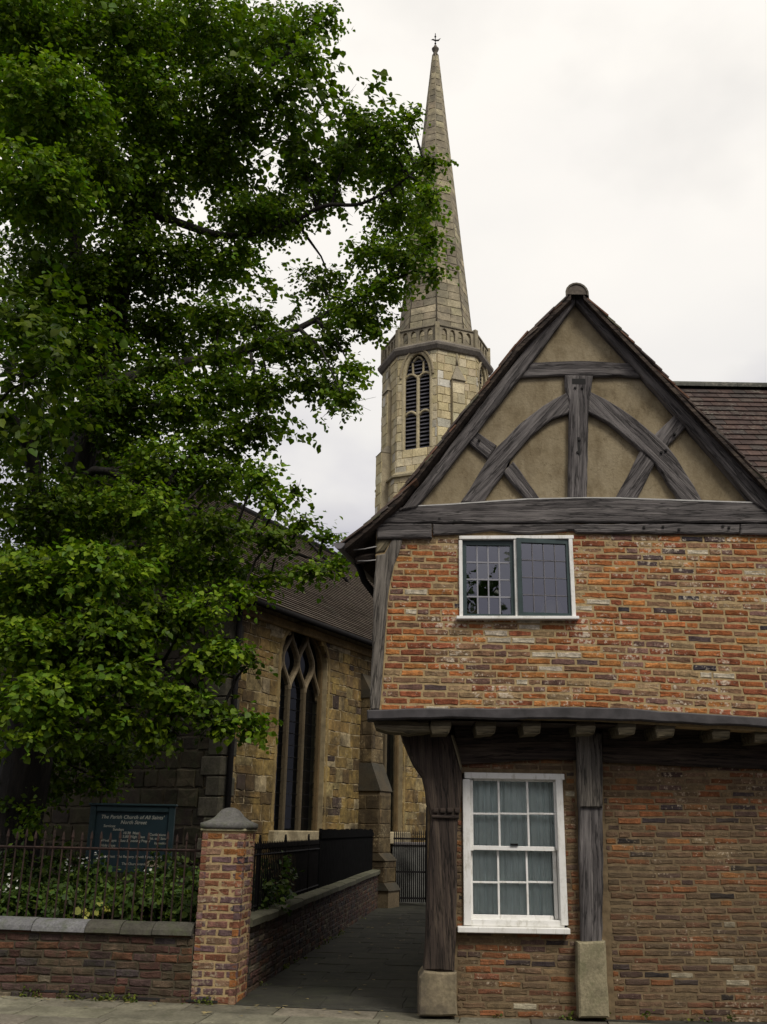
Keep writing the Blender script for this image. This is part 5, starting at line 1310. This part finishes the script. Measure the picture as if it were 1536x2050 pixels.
def sprays(center, rad, n, size, droop=.35, per=9, tw=.34, flat=.75):
    """leafy twigs inside an ellipsoid -> leaf arrays"""
    m = max(1, n // per); d = RNG.normal(size=(m, 3)); d /= np.linalg.norm(d, axis=1, keepdims=True)
    r_ = RNG.random(m)**(1/2.2); p0 = np.array(center) + d*r_[:, None]*np.array(rad)
    dr = d*np.array([1, 1, .35]) + RNG.normal(size=(m, 3))*.45; dr[:, 2] -= droop*RNG.random(m); dr /= np.linalg.norm(dr, axis=1, keepdims=True)
    side = np.cross(dr, [0, 0, 1.0]); side /= (np.linalg.norm(side, axis=1, keepdims=True) + 1e-9)
    P, T, N = [], [], []
    for k in range(per):
        t = (k/(per - 1) - .4)*tw; sg = 1 if k % 2 else -1
        b = p0 + dr*t; b[:, 2] -= .25*max(0, t)**2/tw
        T.append(dr*.55 + side*sg*.8 + RNG.normal(size=(m, 3))*.28 + np.array([0, 0, -.45]))
        N.append(np.array([0, 0, 1.0])*flat + dr*.25 + RNG.normal(size=(m, 3))*.42); P.append(b + RNG.normal(size=(m, 3))*.02)
    P, T, N = map(np.concatenate, (P, T, N)); S = size*RNG.uniform(.5, 1.45, len(P))
    return P, T, N, S
def leaf_cols(n, base, var=.25, yellow=.15):
    k = RNG.uniform(1 - var, 1 + var, (n, 1)); y = RNG.random((n, 1))*yellow
    return np.clip(np.array(base)[None]*k*(1 + y*np.array([[1.8, .7, -.2]])), .003, 1)
# cx, cy, rx, ry in photo pixels and distance: where the boughs carry foliage
CL = [(60,60,170,110,11.0),(250,70,170,110,11.6),(410,50,140,95,12.6),(545,75,95,75,12.4),(640,40,62,42,12.2),(610,120,60,42,12.2),(560,180,70,42,12.2),(470,190,110,70,12.4),(300,210,160,100,11.9),(100,220,170,110,10.9),
 (80,380,160,85,10.9),(280,370,130,95,12.4),(420,310,110,70,12.4),(500,270,60,38,12.6),(585,235,42,24,12.2),
 (705,235,36,55,12.4),(740,265,62,48,12.2),(815,232,30,24,12.1),(790,270,46,40,12.2),(860,325,40,30,12.0),(790,340,85,55,12.2),(690,330,72,48,12.5),(610,345,62,40,12.7),(640,395,70,34,12.6),(860,400,40,40,12.0),(800,430,76,50,12.2),(862,480,36,30,12.0),(810,520,72,42,12.2),(870,548,36,22,12.0),
 (740,500,60,42,12.4),(770,580,70,40,12.3),(700,620,72,42,12.4),(640,560,62,40,12.6),(752,650,38,30,12.2),(660,690,62,34,12.4),(705,740,44,32,12.2),(690,800,50,26,12.0),(620,760,66,42,12.4),(575,690,62,36,12.6),(660,775,44,24,12.3),
 (560,430,82,48,12.8),(490,430,78,56,12.8),(470,520,62,52,12.8),(400,520,92,70,12.9),(290,520,125,90,13.2),(120,560,150,110,12.9),
 (440,640,84,48,12.9),(510,640,40,30,12.6),(320,660,120,70,13.8),(150,700,150,100,12.9),(540,780,52,34,12.4),(470,780,80,46,12.6),(360,810,110,55,12.8),(230,840,120,70,12.6),(520,860,50,34,12.2),(440,880,80,44,12.4),(80,870,130,90,13.9),
 (330,930,115,55,12.2),(440,960,80,40,12.0),(520,950,48,34,11.9),(545,1000,44,28,11.7),(590,985,22,22,11.7),(600,1045,38,22,11.6),(650,1075,34,18,11.6),(680,1125,36,22,11.5),(625,1145,60,20,11.6),(540,1080,56,30,11.7),(430,1060,80,38,11.6),(280,1020,125,60,11.7),(110,1020,140,80,11.4),
 (540,1160,60,20,11.6),(455,1130,64,36,11.5),(350,1130,95,50,11.4),(190,1150,130,62,11.2),(50,1160,100,70,11.0),
 (410,1215,55,42,11.4),(485,1185,45,22,11.6),(320,1240,80,46,11.2),(200,1270,110,58,11.0),(70,1290,100,62,10.8),(450,1300,46,30,11.3),(500,1325,34,16,11.4),(395,1325,46,26,11.2),(230,1360,110,48,10.9),(100,1390,90,52,10.7),(350,1400,64,34,11.0),(420,1415,60,22,11.1),(500,1440,44,16,11.2),(520,1462,26,10,11.2),(450,1450,44,20,11.1),(240,1440,80,34,10.8),(330,1462,50,18,10.9),(90,1470,70,34,10.6),(60,1390,60,40,11.5),
 (330,738,56,28,12.1),(430,712,44,24,12.0),(240,785,70,40,12.0),(520,690,40,20,12.0),(380,320,50,30,12.3),(190,560,70,60,12.3),(60,650,90,60,12.4),(200,330,90,60,11.6),
 (60,1500,70,44,13.4),(160,1500,80,44,13.8),(240,1505,60,36,14.0),(90,1570,60,44,13.6),(200,1560,60,30,14.2),(300,1490,46,26,13.6),(30,1600,40,40,13.2),(70,1640,24,30,12.7)]  # low hanging masses added before the end wall to make that corner dark
lime = thing('lime_tree', 'tall lime tree in full dark green leaf spreading over the churchyard', 'tree', at_z(62, 1760, .45) if False else (-4.75, 13.2, .42))
GREEN = (0.052, 0.112, 0.0085)
arr = []; centers = []
for cx_, cy_, rx, ry, D in CL:
    thin = 430 < cy_ < 960 and 180 < cx_ < 600           # the middle of the crown is open to the sky
    lay_n = 2 if rx*ry > 3000 and not thin else 1
    for q in range(lay_n):
        Dq = D + (q*1.5 if lay_n == 2 else 0) + rnd.uniform(-.3, .4)
        c = at_y(cx_ + (rnd.uniform(-.25, .25)*rx if q else 0), cy_ + (rnd.uniform(-.25, .25)*ry if q else 0), Dq); k = Dq/1880.0
        n = int(rx*ry*math.pi*((0.088 if q == 0 else .066) if not thin else .118))
        sz = .060 if D > 11.3 else .071
        arr.append((*sprays(c, (rx*k*.9, min(1.0, rx*k*.9), ry*k*.9), n, sz), 0, rnd.uniform(.62, 1.45))); centers.append((c, rx*k))
# foliage of the same crown outside the picture: overhead, to the left and behind
for c, rd, n in (((-6.5,11.5,8),(2.4,2,2.2),2600),((-6,12.5,4.8),(2,2,1.6),2400),((-4.2,13.5,13.2),(3.4,3,2.0),3800),((-1.6,13.2,12.4),(1.8,2.2,1.2),1800),((-5,15.5,9),(3,1.5,3),3000),((-6.4,15.5,5),(2,1.4,2),2200),((-2.6,15,9.2),(1.8,1.2,2.2),2000),((-3.6,14.8,6.2),(1.8,1.0,1.2),1600),((-7,10.2,4.6),(1.6,1.2,1.4),1600),((-4.6,11.2,7.0),(1.4,1.4,1.6),1500)):
    arr.append((*sprays(c, rd, n, .105), 1, rnd.uniform(.7, 1.3))); centers.append((Vector(c), rd[0]))
P = np.concatenate([a[0] for a in arr]); T = np.concatenate([a[1] for a in arr]); N = np.concatenate([a[2] for a in arr]); S = np.concatenate([a[3] for a in arr])
own = np.concatenate([np.full(len(a[0]), a[4]) for a in arr])
C = leaf_cols(len(P), GREEN, .45, .8)*np.concatenate([np.full(len(a[0]), a[5]) for a in arr])[:, None]
M_leaf = leaf_mat('lime_leaf', None, None, None, .32)
# the 300 leaves that show largest become parts of their own
dist = np.linalg.norm(P - np.array([0, 0, EYE]), axis=1); big = np.argsort(np.where(own == 0, dist - S*14, 1e9) + RNG.random(len(P))*.6)[:300]
mask = np.ones(len(P), bool); mask[big] = False
me = leaf_mesh('crown', P[mask], T[mask], N[mask], S[mask], C[mask]); me.materials.append(M_leaf)
cr_o = bpy.data.objects.new('crown', me); link(cr_o, lime); cr_o['kind'] = 'stuff'
lvar = []
for k in range(8):
    m1 = leaf_mesh('leaf', np.zeros((1, 3)), np.array([[0, 1., 0]]), np.array([[0, 0, 1.]]), np.array([1.0]), leaf_cols(1, GREEN, .3, .45)); m1.materials.append(M_leaf); lvar.append(m1)
for i, j in enumerate(big):
    t = Vector(T[j]).normalized(); s_ = t.cross(Vector(N[j])).normalized(); u = s_.cross(t)
    Mx = Matrix(((s_.x, t.x, u.x, P[j][0]), (s_.y, t.y, u.y, P[j][1]), (s_.z, t.z, u.z, P[j][2]), (0,0,0,1))) @ Matrix.Scale(float(S[j]), 4)
    link(bpy.data.objects.new('leaf', lvar[i % 8]), lime, Mx)
def bark():
    m, nt, b = nm('lime_bark')
    w = tex(nt, 'ShaderNodeTexNoise', 14.0, 'Object', (1, 1, .18), 6, .7)
    c = ramp(nt, w.outputs['Fac'], [(.3, (.006, .005, .004)), (.5, (.014, .011, .008)), (.75, (.034, .028, .019))])
    nt.links.new(c, b.inputs['Base Color']); b.inputs['Roughness'].default_value = .95; bump(nt, b, w.outputs['Fac'], 1.0, .04); return m
M_bark = bark()
def limb(name, pts, rads, seg=9):
    """smooth tapering limb through pixel+distance points"""
    W = [at_y(*p) if not isinstance(p, Vector) else p for p in pts]; out, rr_ = [], []
    for i in range(len(W) - 1):
        p0, p1, p2, p3 = W[max(0, i-1)], W[i], W[i+1], W[min(len(W)-1, i+2)]
        for k in range(6):
            t = k/6; t2, t3 = t*t, t*t*t
            q = 0.5*((2*p1) + (p2 - p0)*t + (2*p0 - 5*p1 + 4*p2 - p3)*t2 + (3*p1 - p0 - 3*p2 + p3)*t3)
            w = mnoise.noise_vector(q*1.7)*.05; out.append(q + w); rr_.append(rads[i] + (rads[i+1] - rads[i])*t)
    out.append(W[-1]); rr_.append(rads[-1])
    bm = bmesh.new(); tube_into(bm, out, rr_, seg); bm_obj(name, bm, M_bark, lime, None, True); return out
TB = Vector((-4.75, 13.2, .3))
trunk = limb('trunk', [TB, Vector((-4.72, 13.2, 1.6)), Vector((-4.62, 13.2, 4.0)), Vector((-4.5, 13.3, 6.5)), Vector((-4.3, 13.4, 9.0)), Vector((-4.1, 13.4, 12.5))], [.42, .34, .30, .25, .19, .08], 12)
skel = list(trunk)
skel += limb('limb', [Vector((-4.55, 13.25, 5.0)), (200,812,13.0), (320,742,12.8), (480,705,12.6), (580,668,12.5), (680,612,12.4), (790,560,12.3)], [.15, .115, .085, .068, .05, .034, .012])
skel += limb('limb', [Vector((-4.4, 13.3, 6.8)), (240,520,13.1), (345,345,13.0), (430,292,12.9), (500,175,12.8), (590,90,12.6)], [.13, .10, .075, .06, .04, .014])
skel += limb('limb', [(300,430,13.0), (450,470,12.9), (560,455,12.8), (650,415,12.6), (740,400,12.4), (850,330,12.2)], [.07, .055, .045, .034, .024, .01])
skel += limb('limb', [Vector((-4.6, 13.2, 3.6)), (170,960,12.4), (330,1010,12.0), (470,1065,11.8), (600,1110,11.7), (690,1130,11.6)], [.08, .06, .045, .032, .02, .008])
skel += limb('limb', [Vector((-4.65, 13.2, 3.0)), (130,1200,12.0), (280,1290,11.5), (410,1390,11.3), (510,1450,11.3)], [.07, .05, .035, .022, .008])
skel += limb('limb', [Vector((-4.6, 13.2, 4.4)), (60,900,12.2), (-40,800,11.4)], [.12, .10, .04])
skel += limb('limb', [Vector((-4.4, 13.3, 8.0)), (120,300,12.3), (80,120,11.8)], [.12, .09, .03])
for c, r_ in centers:                                        # thin boughs carrying each mass of leaves
    near = min(skel, key=lambda q: (q - c).length)
    if (near - c).length < .15: continue
    mid = near.lerp(c, .5) + Vector((0, 0, .12*(near - c).length)); e = c + (c - near).normalized()*r_*.5
    pts = [near, mid, c, e]; L_ = (near - c).length
    tube('branch', pts, [min(.035, .012 + .012*L_), .016, .010, .004], M_bark, lime, 5)

# fine twigs inside every mass of leaves
tv, tf = [], []
def twig(a, b, r0, r1):
    d = (b - a); 
    if d.length < .02: return
    d.normalize(); u = d.orthogonal().normalized(); v = d.cross(u); n0 = len(tv)
    for p_, r_ in ((a, r0), (b, r1)):
        for q in range(3): tv.append(p_ + (u*math.cos(q*2.094) + v*math.sin(q*2.094))*r_)
    for q in range(3): tf.append((n0 + q, n0 + (q+1) % 3, n0 + 3 + (q+1) % 3, n0 + 3 + q))
rr = random.Random(77)
for c, r_ in centers:
    for q in range(max(4, int(r_*16))):
        d = Vector((rr.gauss(0, 1), rr.gauss(0, 1), rr.gauss(0, .5))).normalized()*r_*rr.uniform(.4, .8)
        m = c + d*.5 + Vector((rr.gauss(0, .06), rr.gauss(0, .06), .05)); e = c + d
        twig(c, m, .008, .006); twig(m, e, .006, .003)
        for w in range(3):
            f = e + (d.normalized() + Vector((rr.gauss(0, .7), rr.gauss(0, .7), rr.gauss(-.2, .5))))*rr.uniform(.06, .15); twig(e.lerp(m, rr.uniform(0, .6)), f, .0035, .002)
mesh_obj('twigs', tv, tf, M_bark, lime, kind='stuff')

# ================================================================== GARDEN PLANTS
M_leaf2 = leaf_mat('garden_leaf', None, None, None, .25)
def plant(name, label, cat, center, rad, n, size, col, mat, kind=None, group=None, yellow=.3, seed_droop=.2):
    Pq, Tq, Nq, Sq = sprays(center, rad, n, size, seed_droop, 7, .22, .6)
    k = Pq[:, 2] > .42; me = leaf_mesh(name, Pq[k], Tq[k], Nq[k], Sq[k], leaf_cols(int(k.sum()), col, .35, yellow)); me.materials.append(mat)
    return me
gc = []
for x in np.linspace(-10, 400, 26):
    for q in range(2):
        c = at_y(x + rnd.uniform(-8, 8), 1800 + rnd.uniform(-30, 26), 11.35 + q*.75 + rnd.uniform(-.2, .2) - .0015*x)
        gc.append(sprays((c.x, c.y, .62 + rnd.uniform(-.05, .22)*(1 + q*.5)), (.22, .2, .20 + .1*q), 260, .055, .2, 7, .2, .6))
for x, y, D in ((520,1800,11.8),(545,1760,12.6),(470,1790,12.2),(330,1745,13.0),(120,1730,13.2),(30,1740,12.8)):
    c = at_y(x, y, D); gc.append(sprays((c.x, c.y, max(.6, c.z)), (.3, .3, .28), 420, .055, .2, 7, .2, .6))
Pg, Tg, Ng, Sg = [np.concatenate([a[i] for a in gc]) for i in range(4)]; k = Pg[:, 2] > .40
me = leaf_mesh('ground_cover', Pg[k], Tg[k], Ng[k], Sg[k], leaf_cols(int(k.sum()), (.036, .075, .015), .5, .6)); me.materials.append(M_leaf2)
o = bpy.data.objects.new('ground_cover', me); link(o); o['kind'] = 'stuff'; o['label'] = 'dense green undergrowth behind the front garden railing'; o['category'] = 'undergrowth'
M_petal = plain('white_petal', (.72, .72, .66), .6, var=.1)
M_stem = plain('green_stem', (.05, .09, .02), .7, var=.2)
def flowering(px_, py_, D, label, n_fl, spread, leaf_n, hgt=.5):
    c = at_y(px_, py_, D); t = thing('flowering_plant', label, 'plant', (c.x, c.y, .44), 'white flowering plants behind the railing')
    Pq, Tq, Nq, Sq = sprays((c.x, c.y, c.z - .18), (spread*1.2, spread, .22), leaf_n, .06, .2, 7, .2, .6)
    me = leaf_mesh('foliage', Pq, Tq, Nq, Sq, leaf_cols(len(Pq), (.045, .10, .02), .3, .5)); me.materials.append(M_leaf2); o = bpy.data.objects.new('foliage', me); link(o, t); o['kind'] = 'stuff'
    for s_ in range(5):
        e = Vector((c.x + rnd.uniform(-spread, spread)*.8, c.y + rnd.uniform(-spread, spread)*.6, c.z + rnd.uniform(-.06, .04)))
        tube('stem', [Vector((c.x + rnd.uniform(-.05, .05), c.y, .44)), (Vector((c.x, c.y, .44)) + e)/2 + Vector((rnd.uniform(-.04, .04), 0, .03)), e], .006, M_stem, t, 4)
    for s_ in range(n_fl):
        f = Vector((c.x + rnd.gauss(0, spread*.55), c.y + rnd.gauss(0, spread*.5) - .03, c.z + rnd.gauss(.02, .05))); bm = bmesh.new()
        nn = Vector((rnd.gauss(0, .4), -1 + rnd.gauss(0, .4), .9)).normalized(); a = nn.orthogonal().normalized(); b = nn.cross(a); r_ = rnd.uniform(.010, .020); cc = bm.verts.new(f - nn*.004)
        for q in range(5):
            th = q*1.2566; p1 = bm.verts.new(f + (a*math.cos(th-.45) + b*math.sin(th-.45))*r_*.75 + nn*.004); p2 = bm.verts.new(f + (a*math.cos(th) + b*math.sin(th))*r_ + nn*.006); p3 = bm.verts.new(f + (a*math.cos(th+.45) + b*math.sin(th+.45))*r_*.75 + nn*.004)
            bm.faces.new((cc, p1, p2, p3))
        bm_obj('flower', bm, M_petal, t)
flowering(28, 1775, 11.2, 'leafiest white-flowered plant at the far left behind the railing', 15, .20, 260)
flowering(146, 1736, 11.9, 'tall plant with white flower clusters left of the blue notice board', 14, .13, 150)
flowering(198, 1722, 11.9, 'white-flowered plant in front of the lower left corner of the notice board', 13, .11, 150)
flowering(295, 1752, 11.8, 'sparsely flowered plant under the right half of the notice board', 5, .16, 120)
vt = at_y(190, 1822, 10.75)
yp = thing('variegated_seedling', 'small yellow-green leafed seedling just above the wall coping', 'plant', (vt.x, vt.y, .5))
Pq, Tq, Nq, Sq = sprays((vt.x, vt.y, vt.z), (.10, .06, .07), 28, .065, .1, 7, .12, .5); me = leaf_mesh('foliage', Pq, Tq, Nq, Sq, leaf_cols(len(Pq), (.30, .34, .09), .2, .3)); me.materials.append(M_leaf2); o = bpy.data.objects.new('foliage', me); link(o, yp); o['kind'] = 'stuff'
tube('stem', [Vector((vt.x, vt.y, .44)), Vector((vt.x + .02, vt.y, vt.z))], .006, M_stem, yp, 4)

wd = []
for i in range(70):
    p = SF(-rnd.uniform(.0, 4.6), rnd.uniform(-.05, .0), .02) if i < 48 else (AF(rnd.uniform(.3, 9), rnd.uniform(.0, .07), .02) if i < 62 else Vector((rnd.uniform(1.0, 3.8), D0 - rnd.uniform(.02, .06), .02)))
    wd.append(sprays((p.x, p.y, .03), (.05, .03, .03), 21, .022, -.3, 7, .06, .4))
Pq, Tq, Nq, Sq = [np.concatenate([a[i] for a in wd]) for i in range(4)]
me = leaf_mesh('wall_foot_weeds', Pq, Tq, Nq, Sq, leaf_cols(len(Pq), (.05, .085, .02), .4, .8)); me.materials.append(M_leaf2)
o = bpy.data.objects.new('wall_foot_weeds', me); link(o); o['kind'] = 'stuff'; o['label'] = 'small weeds growing along the foot of the walls'; o['category'] = 'weeds'

# ================================================================== ACROSS THE STREET (tree mirrored in the panes; terrace added to block low sky light)
M_far = plain('sooty_brick', (0.13, 0.075, 0.05), .95, var=.3, scale=3)
ter = thing('sky_block_terrace', 'plain unseen brick terrace added across the street to block low sky light', 'house', (0, -9.5, 0))
tw_holes = []
for k in range(-7, 8):
    for z0 in (1.0, 3.9): tw_holes.append([(k*2.6 - .5, z0), (k*2.6 + .5, z0), (k*2.6 + .5, z0 + 1.5), (k*2.6 - .5, z0 + 1.5)])
holed('wall', [(-22, -.15), (22, -.15), (22, 6.2), (-22, 6.2)], tw_holes, lambda s_, z_, o_: Vector((s_, -9.5 + o_, z_)), M_far, ter, .15)
for h in tw_holes: mesh_obj('window', [Vector((p[0], -9.62, p[1])) for p in h], [(0,1,2,3)], M_dark, ter)
mesh_obj('roof', [(-22, -9.2, 6.15), (22, -9.2, 6.15), (22, -12.5, 8.1), (-22, -12.5, 8.1), (-22, -16, 6.15), (22, -16, 6.15)], [(0,1,2,3), (3,2,5,4)], M_ctile, ter, col=np.tile(np.array([.08, .065, .06, 1], np.float32), (6, 1)))
ot = thing('street_tree', 'leafy tree across the street mirrored in the left upper casement', 'tree', (2.2, -6.5, 0))
pts_ = [sprays(c, rd, n, .16, .3, 9, .5) for c, rd, n in (((2.9,-6.5,6.4),(1.1,1.2,.9),1000),((2.2,-6.5,7.5),(.5,.8,.45),110),((3.5,-6.6,7.6),(.6,.8,.8),420),((2.8,-6.4,5.2),(1.2,1,.8),600),((2.7,-6.5,8.3),(.7,.8,.3),90))]
Pq, Tq, Nq, Sq = [np.concatenate([a[i] for a in pts_]) for i in range(4)]
me = leaf_mesh('crown', Pq, Tq, Nq, Sq, leaf_cols(len(Pq), (.03, .07, .012), .3, .3)); me.materials.append(M_leaf2); o = bpy.data.objects.new('crown', me); link(o, ot); o['kind'] = 'stuff'
tube('trunk', [Vector((2.2, -6.5, -.1)), Vector((2.3, -6.5, 3)), Vector((2.5, -6.5, 6.5))], [.16, .12, .05], M_bark, ot, 8)
